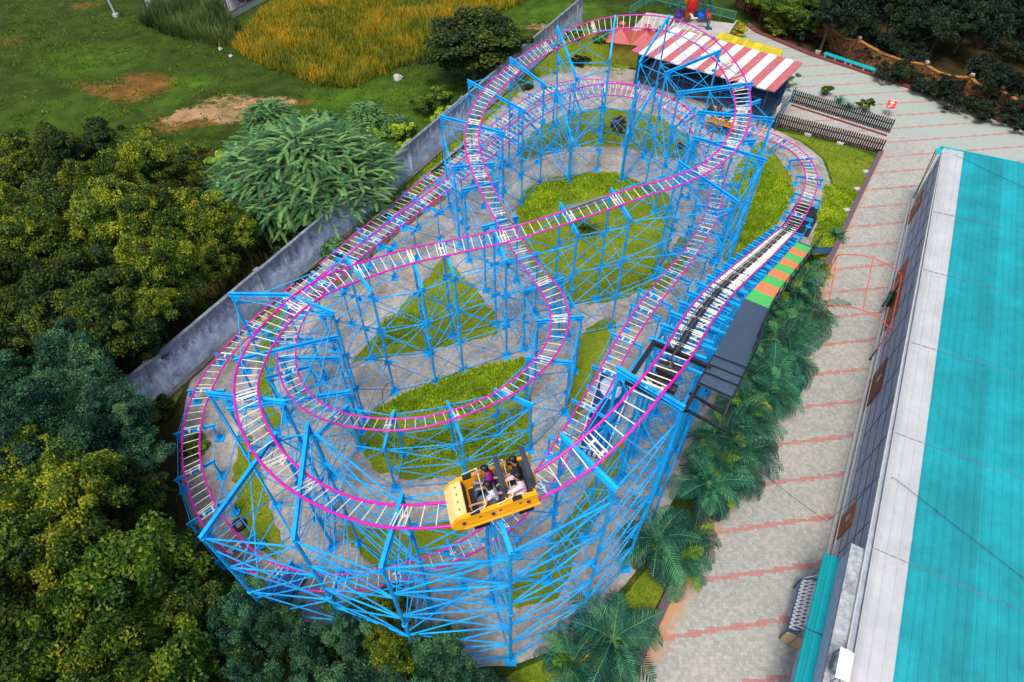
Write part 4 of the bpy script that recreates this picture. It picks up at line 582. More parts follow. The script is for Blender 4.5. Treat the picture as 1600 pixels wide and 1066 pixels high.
# ---- bracing
braces=[]
def lerpz(col,z):
    a,b=col; t=(z-a.z)/(b.z-a.z) if b.z>a.z+.01 else 0; return a.lerp(b,max(0,min(1,t)))
def cell(c1,c2,hmax,dbl=True,step=2.3,r=.024):
    L=(c1[0]-c2[0]).length
    if L>5.6 or L<.25: return
    n=max(1,round(hmax/step)); zs=[.22+(hmax-.22)*j/n for j in range(n+1)]
    for j in range(n):
        a1,a2=lerpz(c1,zs[j]),lerpz(c1,zs[j+1]); b1,b2=lerpz(c2,zs[j]),lerpz(c2,zs[j+1])
        if j>0 or hmax>3: braces.append((a1,b1,r*1.05))
        braces.append((a1,b2,r)); 
        if dbl: braces.append((b1,a2,r))
    braces.append((lerpz(c1,hmax-.05),lerpz(c2,hmax-.05),r*1.1))
ch=[b for b in bents if not b['ex'] and len(b['cols'])==2]
for b in bents:
    if len(b['cols'])==2:
        h=min(b['cols'][0][1].z,b['cols'][1][1].z); 
        if h>1.6: cell(b['cols'][0],b['cols'][1],h-.1,b['big'] and h>8,2.6,.020)
for a,b in zip(ch[:-1],ch[1:]):
    if b['k']-a['k']>12: continue
    for s in (0,1):
        h=min(a['cols'][s][1].z,b['cols'][s][1].z)
        fr=97<a['k']<128
        if h>2.2: cell(a['cols'][s],b['cols'][s],h,True,2.05 if fr else 2.3,.028 if fr else .024)
        elif h>.5: 
            braces.append((lerpz(a['cols'][s],h-.02),lerpz(b['cols'][s],h-.02),.020))
            if (int(a['k'])//5)%2==0: braces.append((lerpz(a['cols'][s],.2),lerpz(b['cols'][s],h-.1),.018))
# extra raking struts of the tall front bays
for a,b in zip(ch[:-2],ch[2:]):
    if 97<a['k']<125 and b['k']-a['k']<20:
        braces.append((lerpz(a['cols'][0],a['cols'][0][1].z*.98),lerpz(b['cols'][0],b['cols'][0][1].z*.45),.024)); braces.append((lerpz(b['cols'][0],b['cols'][0][1].z*.9),lerpz(a['cols'][0],a['cols'][0][1].z*.4),.024))
braces.sort(key=lambda t:((t[0]+t[1])/2-CAMP).length/max(.5,(t[0]-t[1]).length**.5)); rest=MB()
for i,(a,b,r) in enumerate(braces):
    m=MB() if i<100 else rest; m.tube(a,b,r,6)
    for e,f in ((a,b),(b,a)):
        d=(f-e).normalized(); m.bar(e+d*.02,e+d*.26,.012,.12)
    if i<100: m.build('brace','blue',coaster)
tag(rest.build('far_braces','blue',coaster),None,None,None,'stuff')
# ---- lift: chain trough, chain, anti-rollback rungs, drive
m=MB()
for off in (.02,-.14):
    L=[frame(k)[0]+frame(k)[2]*off-frame(k)[3]*.01 for k in range(40,94)]
    for a,b in zip(L[:-1],L[1:]): m.bar(a,b,.095,.05)
m.build('chain_trough','black',coaster)
m=MB(); L=[]
for i in range(42*6,95*6):
    k=i/6; c,d,r,u=frame(k); q=c-r*.06+u*.05; w_=(r if i%2 else u); 
    if k>73: m.bar(q-d*.045,q+d*.045,.07 if i%2 else .02,.02 if i%2 else .06)
m.build('lift_chain','chain',coaster)
m=MB()
for a,b in zip(range(42,76),range(43,77)): m.bar(frame(a)[0]-frame(a)[2]*.06+frame(a)[3]*.04,frame(b)[0]-frame(b)[2]*.06+frame(b)[3]*.04,.05,.02)
m.build('chain_guide','greysteel',coaster)
m=MB()
for a,b in zip(range(40,92,2),range(42,94,2)): m.bar(frame(a)[0]-frame(a)[2]*.24+frame(a)[3]*.03,frame(b)[0]-frame(b)[2]*.24+frame(b)[3]*.03,.03,.05)
m.build('ratchet_bar','greysteel',coaster)
for sg in (1,-1):
    m=MB(); L=[frame(k)[0]+frame(k)[2]*(.25*sg)-frame(k)[3]*.035 for k in range(45,77)]
    for a,b in zip(L[:-1],L[1:]): m.bar(a,b,.03,.03)
    for i in range(45*3,76*3):
        c,d,r,u=frame(i/3)
        if i%7==0: continue
        hw=tr(i/3)[1].length/2*.93; m.bar(c+r*(.10 if sg>0 else -.20)-u*.02,c+r*hw*sg-u*.02,.045,.018)
    m.build('lift_rungs','cream',coaster)
c,d,r,u=frame(95); m=MB(); hz=Vector((d.x,d.y,0)).normalized(); rz=hz.cross(Vector((0,0,1)))
def Q(f,s,z): return c+hz*f+rz*s+Vector((0,0,z))
for s in (-1.0,.85): m.bar(Q(-1.0,s,-.42),Q(1.0,s,-.42),.12,.16)
for f in (-.95,.95): m.bar(Q(f,-1.06,-.42),Q(f,.91,-.42),.12,.155)
drv=m.build('drive_frame','black',coaster)
m=MB(); m.box(Q(-.1,-.05,-.45),(.75,.55,.35),Matrix((hz,rz,Vector((0,0,1)))).transposed()); m.tube(Q(.45,-.5,-.42),Q(.45,.15,-.42),.16,12); m.tube(Q(.05,-.35,-.2),Q(.05,.3,-.2),.20,14); m.box(Q(.5,.3,-.45),(.35,.3,.4),Matrix((hz,rz,Vector((0,0,1)))).transposed()); m.build('drive_motor','black',drv)
m=MB()
for i in range(14):
    t=i*math.pi*2/14; m.box(Q(-.0,-.05,-.13)+hz*math.cos(t)*.2+Vector((0,0,math.sin(t)*.2)),(.05,.08,.05))
m.tube(Q(0,-.09,-.13),Q(0,-.01,-.13),.18,14); m.build('chain_sprocket','chain',drv)
# brake housings clipped beside a rail
for (a,b,sd,mt) in [(IDX['209'],IDX['2103'],.60,'black'),(IDX['2136'],IDX['2146'],.60,'greysteel'),(IDX['2167'],IDX['2196'],.60,'black'),(IDX['610'],IDX['622'],.52,'greysteel'),(IDX['917'],IDX['933'],.52,'greysteel')]:
    m=MB(); a=float(a); b=float(b); n=max(2,int((b-a)/1)); 
    for i in range(n):
        k0=a+(b-a)*i/n; k1=a+(b-a)*(i+1)/n; f0,f1=frame(k0),frame(k1); h0,h1=tr(k0)[1].length/2,tr(k1)[1].length/2
        m.bar(f0[0]+f0[2]*h0+f0[3]*.03,f1[0]+f1[2]*h1+f1[3]*.03,.15,.12); m.bar(f0[0]+f0[2]*(h0-.17)-f0[3]*.05,f1[0]+f1[2]*(h1-.17)-f1[3]*.05,.06,.10)
    m.build('brake_housing',mt,coaster)
# ------------------------------------------------------------ walkway beside the lift
def side(k,off,dz): 
    c,d,r,u=frame(k); hr=Vector((r.x,r.y,0)).normalized(); s=1 if SGN>0 else -1
    return c+hr*s*off+Vector((0,0,dz))
c,d,r,u=frame(60); SGN=1 if r.x>0 else -1      # rail A lies on the garden side of the lift
ww=thing('lift_walkway','sloping walkway beside the chain lift with green and orange treads and slate deck','walkway',P(1255,375))
nst=9
for i in range(nst):
    k0=46.5+(76.5-46.5)*i/nst; k1=46.5+(76.5-46.5)*(i+1)/nst-.12; m=MB()
    m.slab([side(k0,.98,-.12),side(k0,2.0,-.12),side(k1,2.0,-.12),side(k1,.98,-.12)],.04)
    m.bar(side(k0,1.0,-.08),side(k1,1.0,-.08),.03,.07)
    for j in range(1,6):
        kk=k0+(k1-k0)*j/6; m.bar(side(kk,1.05,-.105),side(kk,1.95,-.105),.02,.02)
    m.build('tread','green_step' if i%2==0 else 'orange_step',ww)
m=MB(); m.slab([side(76.6,.98,-.14),side(76.6,2.0,-.14),side(92,2.0,-.10),side(92,.98,-.10)],.05); m.slab([side(92.1,.98,-.10),side(92.1,2.0,-.10),side(95.3,2.0,-.16),side(95.3,.98,-.16)],.05); m.build('upper_deck','deck',ww)
m=MB()
for kk in (91.9,93.0,94.1,95.3): m.bar(side(kk,.96,-.05 if kk>92 else 0.05),side(kk,2.03,-.05 if kk>92 else .05),.035,.035)
m.bar(side(91.9,.98,-.05),side(95.3,.98,-.05),.04,.04); m.bar(side(91.9,2.03,-.05),side(95.3,2.03,-.05),.05,.05)
m.bar(side(95.4,.85,-.6),side(95.6,2.1,-.7),.07,.07); m.bar(side(95.3,.98,-.1),side(96.2,1.0,-.9),.05,.05); m.bar(side(95.3,2.0,-.1),side(96.2,2.05,-.9),.05,.05); m.bar(side(96.2,.9,-.9),side(96.2,2.3,-.9),.08,.07)
m.build('deck_frame','black',ww)
m=MB()
for h in (.55,1.05):
    L=[side(k,2.08,h-.1) for k in np.linspace(45,91,16)]
    for a,b in zip(L[:-1],L[1:]): m.tube(a,b,.022,6)
for k in np.linspace(45,91,16): m.tube(side(k,2.08,-.2),side(k,2.08,.97),.022,6)
m.build('handrail','black',ww)
m=MB()
for k in np.linspace(47,94,13):
    a=side(k,2.0,-.22); b=side(k,.5,-.24); m.bar(a,b,.08,.10)
for s in (1.0,1.98):
    L=[side(k,s,-.22) for k in (46.5,60,76,95)]
    for a,b in zip(L[:-1],L[1:]): m.bar(a,b,.05,.12)
for k in (52,60,68,76,84,92):
    a=side(k,1.95,-.25); b=side(k,1.0,-.25); m.tube(Vector((b.x,b.y,.03)),b,.05,8); m.tube(Vector((b.x,b.y,b.z-1.1)),a,.022,6)
m.build('walkway_bracket','blue',ww)
m=MB(); a0,a1=side(46.3,.98,-.15),side(46.3,2.02,-.15); m.slab([a0,side(44.6,.98,-.3),side(44.6,2.0,-.3),a1],.04)
g0=P(1303,386,.12); g1=P(1296,397,.12); m.slab([a1+Vector((.05,.35,-.1)),g0,g1,a1+Vector((-.1,-.25,-.1))],.04); m.build('foot_ramp','navy',ww)
# ------------------------------------------------------------ coaster cars (x forward, y left, z up; origin between the rails)
def shell(m,x0,x1,w,z0,z1,t=.04): pass
def make_car():
    car=thing('coaster_car','',None,local=True)
    m=MB(); W=.64
    # hull: profile of the side wall drawn in x,z and given thickness
    prof=[(-1.02,.16),(1.10,.16),(1.34,.30),(1.38,.42),(1.16,.63),(.92,.68),(-1.02,.68)]
    for s in (-1,1):
        y0,y1=(s*W,s*(W-.10)); vs=[(x,y0,z) for x,z in prof]+[(x,y1,z) for x,z in prof]; n=len(prof)
        fs=[tuple(range(n)),tuple(range(2*n-1,n-1,-1))]+[(i,n+i,n+(i+1)%n,(i+1)%n) for i in range(n)]
        m.add(vs,[f if s<0 else f[::-1] for f in fs])
    m.box((0,0,.19),(2.05,2*W-.19,.06)); m.box((-.99,0,.46),(.07,2*W-.19,.55)); 
    for s in (-1,1): m.box((-.02,s*(W+.012),.64),(2.02,.035,.045)); m.box((.05,s*(W+.006),.36),(2.0,.02,.012)); m.box((-.0,s*(W+.012),.20),(2.1,.035,.05))
    m.box((-.28,0,.50),(.16,2*W-.2,.50)); m.build('body','yellow',car,bevel=.012)
    m=MB(); vs=[]
    for y in (-W+.10,W-.10): vs+=[(.86,y,.71),(1.17,y,.64),(1.39,y,.43),(1.35,y,.29),(1.10,y,.17),(.86,y,.17)]
    n=6; m.add(vs,[(0,1,7,6),(1,2,8,7),(2,3,9,8),(3,4,10,9),(4,5,11,10),(5,0,6,11),tuple(range(5,-1,-1)),tuple(range(6,12))]); nose=m.build('nose','cream_nose',car,bevel=.02)
    m=MB()
    for y in (-.36,-.12,.12,.36): m.box((1.03,y,.688),(.03,.05,.012),Matrix.Rotation(math.radians(16),3,'Y'))
    m.build('vent_slot','maroon',nose)
    for s in (-1,1):
        for x in (-.75,.22,1.02):
            m=MB(); m.tube((x,s*(W+.001),.45),(x,s*(W+.035),.45),.052,12); m.build('side_lamp','pad',car)
        for x in (-.55,-.0,.55): m=MB(); m.box((x,s*(W+.004),.48),(.09,.012,.025),Matrix.Rotation(.5*s,3,'Y')); m.box((x+.03,s*(W+.006),.48),(.03,.014,.06)); m.build('side_emblem','maroon',car)
        for x in (.55,-.60):
            m=MB(); m.box((x+.1,s*(W-.045),.665),(.26,.13,.06)); m.build('side_step','rubber',car)
    for x,h in ((-.26,0),(-1.0,.03)):
        m=MB(); m.box((x,0,.97+h),(.15,1.12,.56)); sb=m.build('seat_back','pad',car,bevel=.05)
        m=MB(); 
        for s in (-1,1): m=MB(); m.tube((x,s*.5,.72+h),(x,s*.545,.72+h),.035,8); m.box((x-.09,s*.3,.85+h),(.06,.07,.55)); m.box((x-.05,s*.4,.75+h),(.06,.3,.05)); m.build('seat_post','yellow',car)
        m=MB(); m.box((x+.33,0,.36),(.46,1.06,.14)); m.box((x+.10,0,.56),(.07,1.06,.36)); m.build('seat','pad',car,bevel=.03)
        m=MB(); xb=x+.58; m.path([(xb+.08,-W,.78),(xb,-W+.03,.86),(xb,W-.03,.86),(xb+.08,W,.78)],.012,6); m.path([(xb+.45,-W,.76),(xb,-W+.02,.86)],.010,6); m.path([(xb+.45,W,.76),(xb,W-.02,.86)],.010,6)
        bar=m.build('lap_bar','white',car)
        for s in (-1,1):
            m=MB(); m.tube((xb-.02,s*.42,.80),(xb+.02,s*.54,.80),.06,10); m.build('bar_pad','yellow',bar)
    m=MB(); m.box((.50,0,.235),(.50,1.0,.02)); m.box((-.52,0,.235),(.30,1.0,.02)); m.box((.83,0,.45),(.03,1.0,.40)); m.build('footwell','rubber',car)
    m=MB(); m.bar((-.95,0,.10),(.95,0,.10),.3,.07)
    for x in (-.62,.62): m.box((x,0,.09),(.12,.95,.08))
    ch_=m.build('chassis','black',car)
    for x in (-.62,.62):
        for s in (-1,1):
            m=MB(); m.box((x,s*.55,.03),(.42,.10,.20)); m.box((x,s*.50,-.10),(.30,.06,.10)); m.build('wheel_carrier','black',car)
            for dx in (-.12,.12):
                m=MB(); m.tube((x+dx,s*.39,.115),(x+dx,s*.47,.115),.072,14); m.build('wheel','rubber',car)
            m=MB(); m.tube((x,s*.53,-.02),(x,s*.53,.04),.05,10); m.tube((x-.1,s*.40,-.115),(x-.1,s*.46,-.115),.05,10); m.build('guide_wheel','rubber',car)
    return car
def setmat(o,k,dz=0.04):
    c,d,r,u=frame(k); y=u.cross(d).normalized(); Mx=Matrix((d,y,u)).transposed().to_4x4(); Mx.translation=c+u*dz; o.matrix_world=Mx; return Mx
car1=make_car(); reg(car1); tag(car1,'bright yellow four seat coaster car carrying riders round the high front curve','coaster car','yellow coaster cars')
car2=copy_tree(car1); tag(car2,'empty yellow coaster car waiting on the low track under the striped station roof','coaster car','yellow coaster cars')
KC=IDX['326']-.15; setmat(car1,KC); setmat(car2,IDX['12'])
# ------------------------------------------------------------ riders
def person(label,seat,yo,shirt,trousers,hairm,armsL,armsR,long_sleeve=False,hair_long=False,lean=0,look=0,sc=1.0):
    """seat: x of the hips; arms: (elbow, hand) targets in car coordinates"""
    hx,hz=seat,.50; J={}; E=[]; 
    def j(n,p,r,l): J[n]=(Vector(p),r,l)
    j('pel',(hx,yo,hz),.125,'leg'); j('wai',(hx-.01+lean*.3,yo,hz+.15),.115,'tor'); j('che',(hx-.0+lean*.6,yo,hz+.33),.135,'tor'); j('nec',(hx+.01+lean,yo,hz+.47),.055,'skin'); j('hea',(hx+.03+lean,yo,hz+.56),.082,'skin'); j('top',(hx+.035+lean,yo,hz+.66),.080,'skin')
    for s,ar in ((1,armsL),(-1,armsR)):
        q='L' if s>0 else 'R'
        j('sh'+q,(hx+lean*.7,yo+s*.165,hz+.40),.062,'tor'); el,ha=Vector(ar[0]),Vector(ar[1]); j('el'+q,el,.043,'sleeve'); j('wr'+q,el.lerp(ha,.88),.027,'arm'); j('pa'+q,ha+(ha-el).normalized()*.02,.030,'skin')
        j('hi'+q,(hx+.03,yo+s*.085,hz-.02),.100,'leg'); j('kn'+q,(hx+.44,yo+s*.10,hz+.05),.066,'leg'); j('an'+q,(hx+.56,yo+s*.10,hz-.27),.042,'leg'); j('to'+q,(hx+.72,yo+s*.10,hz-.31),.036,'shoe')
        d=(ha-el).normalized(); lat=d.cross(Vector((0,0,1))).normalized(); 
        for f in range(4):
            o=(f-1.5)*.017; L=(.062,.075,.070,.052)[f]; b=J['pa'+q][0]+lat*o+d*.03
            j(f'f{f}a{q}',b+d*L*.45+Vector((0,0,.004)),.0095,'skin'); j(f'f{f}b{q}',b+d*L*.8-Vector((0,0,.020)),.0085,'skin'); E.append(('pa'+q,f'f{f}a{q}')); E.append((f'f{f}a{q}',f'f{f}b{q}'))
        b=J['pa'+q][0]-lat*s*.030; j('ta'+q,b+d*.02-Vector((0,0,.012)),.011,'skin'); j('tb'+q,b+d*.05-Vector((0,0,.025)),.009,'skin'); E+= [('pa'+q,'ta'+q),('ta'+q,'tb'+q)]
        E+=[('che','sh'+q),('sh'+q,'el'+q),('el'+q,'wr'+q),('wr'+q,'pa'+q),('pel','hi'+q),('hi'+q,'kn'+q),('kn'+q,'an'+q),('an'+q,'to'+q)]
    E+=[('pel','wai'),('wai','che'),('che','nec'),('nec','hea'),('hea','top')]
    names=list(J); me=bpy.data.meshes.new('person'); me.from_pydata([J[n][0] for n in names],[(names.index(a),names.index(b)) for a,b in E],[])
    ob=bpy.data.objects.new('person',me); C.objects.link(ob); sk=ob.modifiers.new('skin','SKIN'); sk.use_smooth_shade=True; su=ob.modifiers.new('sub','SUBSURF'); su.levels=1; su.render_levels=1
    for i,n in enumerate(names): me.skin_vertices[0].data[i].radius=(J[n][1],J[n][1]); me.skin_vertices[0].data[i].use_root=(n=='pel')
    dg=bpy.context.evaluated_depsgraph_get(); dg.update(); ev=ob.evaluated_get(dg); nm=bpy.data.meshes.new_from_object(ev); ob.modifiers.clear(); ob.data=nm; nm.materials.clear(); nm.materials.append(M['skin'])
    for p in nm.polygons: p.use_smooth=True
    segs=[(J[a][0],J[b][0],a,b) for a,b in E]
    def lab(c):
        best=None
        for a,b,na,nb in segs:
            d=b-a; t=max(0,min(1,(c-a).dot(d)/max(1e-9,d.length_squared))); q=(a+d*t-c).length-(J[na][1]*(1-t)+J[nb][1]*t)
            if best is None or q<best[0]: best=(q,na,nb,t)
        return best
    sh=[];tr_=[];fo=[]
    for p in nm.polygons:
        _,a,b,t=lab(p.center); ab=a[:2]+'-'+b[:2]
        if ab in('pe-wa','wa-ch','ch-sh') or (ab=='ch-ne' and t<.45): sh.append(p.index)
        elif ab=='sh-el' and (t<.75 or long_sleeve): sh.append(p.index)
        elif ab=='el-wr' and long_sleeve and t<.85: sh.append(p.index)
        elif ab in('pe-hi','hi-kn','kn-an'): tr_.append(p.index)
        elif ab=='an-to': fo.append(p.index)
    def cloth(name,ids,mat,off):
        vm={}; vs=[]; fs=[]
        for i in ids:
            f=[]
            for v in nm.polygons[i].vertices:
                if v not in vm: vm[v]=len(vs); vs.append(nm.vertices[v].co+nm.vertices[v].normal*off)
                f.append(vm[v])
            fs.append(f)
        m_=bpy.data.meshes.new(name); m_.from_pydata(vs,[],fs); m_.materials.append(M[mat]); o=bpy.data.objects.new(name,m_); C.objects.link(o); o.parent=ob
        sd=o.modifiers.new('thick','SOLIDIFY'); sd.thickness=.008; sd.offset=1
        for p in m_.polygons: p.use_smooth=True
    cloth('shirt',sh,shirt,.012); cloth('trousers',tr_,trousers,.010); cloth('shoe',fo,'rubber' if trousers!='cloth_white' else 'cloth_white',.008)
    hc=J['top'][0]; fw=Vector((math.cos(look),math.sin(look),0)); bm=bmesh.new(); bmesh.ops.create_icosphere(bm,subdivisions=3,radius=1)
    for v in bm.verts:
        n=v.co.copy(); f=n.dot(fw); z=n.z; rad=.112+.006*math.sin(9*n.x+7*n.y)+.004*math.sin(23*n.z+11*n.x)
        v.co=Vector((n.x*rad*1.02,n.y*rad*.92,n.z*rad*1.0))
        if f>.15 and z<.42: v.co*=.70           # the face stays clear
        if hair_long and f<.2 and z<-.1: v.co.z-=.16*(-.1-z+.3); v.co-=fw*.02
    me=bpy.data.meshes.new('hair'); bm.to_mesh(me); bm.free(); me.materials.append(M[hairm]); ho=bpy.data.objects.new('hair',me); C.objects.link(ho); ho.parent=ob; ho.location=hc+Vector((-.01,0,.0))-fw*.012
    for p in me.polygons: p.use_smooth=True
    fm=MB(); sd_=fw.cross(Vector((0,0,1)))
    e0=hc+fw*.083-Vector((0,0,.040)); fm.tube(e0,e0+fw*.022-Vector((0,0,.028)),.008,6,.014)
    for s in (-1,1): fm.tube(hc+sd_*s*.088-Vector((0,0,.045))-fw*.004,hc+sd_*s*.100-Vector((0,0,.045)),.022,8)
    fm.build('nose_and_ears','skin',None).parent=ob
    fm=MB()
    for s in (-1,1): fm=MB(); fm.tube(e0+sd_*s*.032-fw*.012,e0+sd_*s*.032+fw*.004,.011,8); fm.build('eye','hair',None).parent=ob
    fm=MB(); fm.bar(e0-Vector((0,0,.062))+sd_*.022-fw*.006,e0-Vector((0,0,.062))-sd_*.022-fw*.006,.012,.008); fm.build('mouth','hair',None).parent=ob
    tag(ob,label,'person'); ob.matrix_world=MC; return ob
MC=setmat(car1,KC)
# front row (hips x=.02), rear row (hips x=-.72); y positive is the inner side of the curve
SGY=1
c,d,r,u=frame(KC); inner=(u.cross(d)).y>0      # far side of the car seen from the camera
far=1 if inner else -1
person('rider in a purple top and blue jeans, far seat of the front row',.02,far*.28,'cloth_purple','denim','hair',((.22,far*.28+.24,.86),(.42,far*.28+.16,.90)),((.22,far*.28-.24,.86),(.42,far*.28-.12,.90)),lean=.06)
person('rider in a white and violet patterned blouse, near seat of the front row',.02,-far*.24,'cloth_print','grey_cloth','hair',((.30,-far*.24+.22,.80),(.66,-far*.24+.20,.80)),((.25,-far*.24-.24,.74),(.40,-far*.24-.26,.74)),hair_long=True,lean=.10,look=.25*far)
person('rider in a black t-shirt and jeans, far seat of the back row',-.72,far*.27,'cloth_black','denim','hair',((-.42,far*.27+.28,.92),(-.16,far*.27+.26,.98)),((-.42,far*.27-.22,.86),(-.16,far*.27-.16,.92)),lean=.02)
person('rider in a pale pink top and white trousers, near seat of the back row',-.72,-far*.27,'cloth_pink','cloth_white','hair',((-.42,-far*.27+.22,.86),(-.16,-far*.27+.18,.92)),((-.44,-far*.27-.22,.84),(-.16,-far*.27-.14,.86)),long_sleeve=True,hair_long=True,lean=.03)
# ------------------------------------------------------------ the long hall on the right
d_=Vector((-.4950,-.8689,0)); n_=Vector((.8689,-.4950,0)); W0=Vector((28.02,35.79,0))+Vector((0.0,0,0)); W0=Vector((28.3,36.3,0)); HL=40; EH=4.3
W0=W0+n_*(6.615-W0.dot(n_))
hall=thing('long_hall','long low hall with turquoise and white ribbed roof, grey wall and brown doors','hall',W0+n_*5+d_*12)
def WP(s,z,o=0): return W0+d_*s+n_*o+Vector((0,0,z))
M['roofblue']=ribbed('turquoise_sheet',(.002,.31,.35),1.3,tuple(n_),.66,.6); M['roofwhite']=ribbed('white_sheet',(.50,.51,.51),3.0,tuple(n_),.85,.6)
m=MB(); m.add([WP(0,0),WP(HL,0),WP(HL,1.0),WP(0,1.0),WP(0,0,9),WP(HL,0,9),WP(HL,1.0,9),WP(0,1.0,9)],[(0,1,2,3),(4,7,6,5),(0,3,7,4),(1,5,6,2)]); m.build('plinth_wall','wallwhite',hall)
m=MB(); m.add([WP(0,1.0,.0),WP(HL,1.0,.0),WP(HL,EH-.05,.0),WP(0,EH-.05,.0),WP(0,1,9),WP(HL,1,9),WP(HL,EH-.05,9),WP(0,EH-.05,9)],[(0,1,2,3),(4,7,6,5),(0,3,7,4),(1,5,6,2),(3,2,6,7)]); wall=m.build('upper_wall','wallgrey',hall)
m=MB()
for z in (1.02,1.85,2.7,3.5): m.bar(WP(0,z,-.008),WP(HL,z,-.008),.02,.03)
for i in range(18): m.bar(WP(1.1+i*2.2,1.0,-.009),WP(1.1+i*2.2,EH-.1,-.009),.025,.018,up=d_)
m.build('wall_joint','pad',wall)
m=MB(); m.bar(WP(0,.5,-.06),WP(HL,.5,-.06),.10,.035); m.bar(WP(0,.06,-.12),WP(HL,.06,-.12),.22,.12); m.build('wall_ledge','palegrey',hall)
def roof_pt(s,o): 
    z=EH+.10+.045*o-.012*max(0,o-7)**2*.15; return W0+d_*s+n_*(o+.005*max(0,s))+Vector((0,0,z))
def roof(name,o0,o1,mat,s0=-.15,s1=HL,rh=.018):
    m=MB(); st=.30; k=int((o1-o0)/st); 
    prof=[]
    for i in range(k+1):
        o=o0+(o1-o0)*i/k; prof+=[(o,0),(o+.04,.0),(o+.07,rh),(o+.11,rh),(o+.14,0)] if i<k else [(o,0)]
    vs=[]
    for s in (s0,s1):
        for o,h in prof: vs.append(roof_pt(s,o)+Vector((0,0,h)))
    n=len(prof); m.add(vs,[(i,i+1,n+i+1,n+i) for i in range(n-1)]); m.add([v-Vector((0,0,.05)) for v in (vs[0],vs[n-1],vs[2*n-1],vs[n])],[(0,3,2,1)]); return m.build(name,mat,hall)
roof('roof_edge_sheets',-.0,1.17,'roofwhite'); roof('main_roof',1.17,15,'roofblue')
m=MB(); m.bar(WP(0,EH-.02,-.03),WP(HL,EH-.02,-.03),.05,.16); m.build('eave_trim','palegrey',hall)
for s in (7.8,13.6,19.5,25.3,31):
    m=MB(); o=.05; m.bar(roof_pt(s,.05)+Vector((0,0,.028)),roof_pt(s,14.9)+Vector((0,0,.028)),.012,.006)
    while o<14.9: m.bar(roof_pt(s,o)+Vector((0,0,.030)),roof_pt(s,o+.16)+Vector((0,0,.030)),.026,.012); o+=.3 if (int(o*10)%3) else .24
    m.build('sheet_seam','greysteel',hall)
m=MB(); m.bar(roof_pt(-.17,-.2)+Vector((0,0,.0)),roof_pt(-.17,15),.08,.16); m.slab([WP(-.15,EH-.05,-.35),WP(-.15,EH+.1,1.2),WP(.6,EH+.08,.0),WP(.6,EH-.1,-.35)],.04); m.build('gable_flashing','cyan',hall)
DOORS=[(5.2,.95,'orangebrown'),(13.8,.95,'orangebrown'),(20.3,.8,'maroon'),(26.15,.85,'orangebrown')]
def s_of(x,y): q=P(x,y); return (q-W0).dot(d_)
DOORS=[(s_of(1416,360)-1.7,s_of(1416,362),'orangebrown',2.2),(s_of(1403,440)+.2,s_of(1382,530),'orangebrown',2.0),(s_of(1366,600),s_of(1356,648),'maroon',2.1),(s_of(1315,820),s_of(1308,855),'orangebrown',2.0)]
for s0,s1,mt,h in DOORS:
    m=MB(); a,b=s0,s1; m.add([WP(a,.12,-.06),WP(b,.12,-.06),WP(b,h,-.06),WP(a,h,-.06),WP(a,.12,.02),WP(b,.12,.02),WP(b,h,.02),WP(a,h,.02)],[(0,1,2,3),(4,7,6,5),(0,3,7,4),(1,5,6,2),(3,2,6,7),(0,4,5,1)]); dr=m.build('door',mt,hall)
    m=MB(); mid=(a+b)/2; w0=min(.5,(b-a)*.5)
    for i,(u0,z0,u1,z1) in enumerate([(-.5,.62,-.1,.75),(-.1,.75,-.15,.52),(-.5,.62,-.42,.48),(.1,.70,.5,.80),(.1,.70,.2,.5),(.2,.5,.5,.58)]):
        m.bar(WP(mid+u0*w0*.6,h*z0+.3,-.07),WP(mid+u1*w0*.6,h*z1+.3,-.07),.012,.035,up=n_)
    m.build('door_marking','palegrey',dr)
m=MB(); pA=P(1427,310); m.tube((pA.x,pA.y,0),WP(-.4,EH-.2,-.3),.03,8); m.tube((pA.x+.4,pA.y+.5,0),WP(-.1,EH-.4,-.2),.02,6); tag(m.build('drain_pipe','darkgreen',hall),None,None)
# annex block nearest the camera: taller plaster box, awning, stall, fan and board
def U(x,y,z): return P(x,y,z)
an=thing('plaster_annex','pale plaster annex with a stained top at the near end of the long hall','annex',P(1345,1000,0))
s_a=(P(1372,880,3.9)-W0).dot(d_); m=MB(); sA=s_a; 
m.add([WP(sA,0,-.42),WP(HL,0,-.42),WP(HL,4.05,-.42),WP(sA,4.05,-.42),WP(sA,0,-.02),WP(HL,0,-.02),WP(HL,4.05,-.02),WP(sA,4.05,-.02)],[(0,1,2,3),(0,3,7,4),(1,5,6,2),(3,2,6,7)]); m.build('wall','wallwhite',an)
m=MB(); m.add([WP(sA-.1,4.06,-.50),WP(HL,4.06,-.50),WP(HL,4.06,-.0),WP(sA-.1,4.06,-.0),WP(sA-.1,4.22,-.50),WP(HL,4.22,-.50),WP(HL,4.22,-.0),WP(sA-.1,4.22,-.0)],[(0,3,2,1),(4,5,6,7),(0,1,5,4),(2,3,7,6),(1,2,6,5),(3,0,4,7)]); M['coping']=paint('stained_coping',(.36,.38,.40),.85,.35,5,dirt=(.12,.13,.14),dirt_amt=.9); m.build('stained_coping','coping',an)
aw=thing('turquoise_awning','turquoise ribbed metal awning below the annex wall with a rusty patch near its far end','awning',P(1290,960,0))
A0=P(1287,864,2.7); A1=P(1334,882,2.95); dA=d_*9
M['awn']=ribbed('turquoise_awning_sheet',(.003,.36,.39),3.2,tuple(n_),.9)
m=MB(); k=9; vs=[]
for s in (0,1):
    for i in range(k*4+1):
        t=i/(k*4); vs.append(A0.lerp(A1,t)+dA*s+Vector((0,0,(.03 if i%4 in(1,2) else 0))))
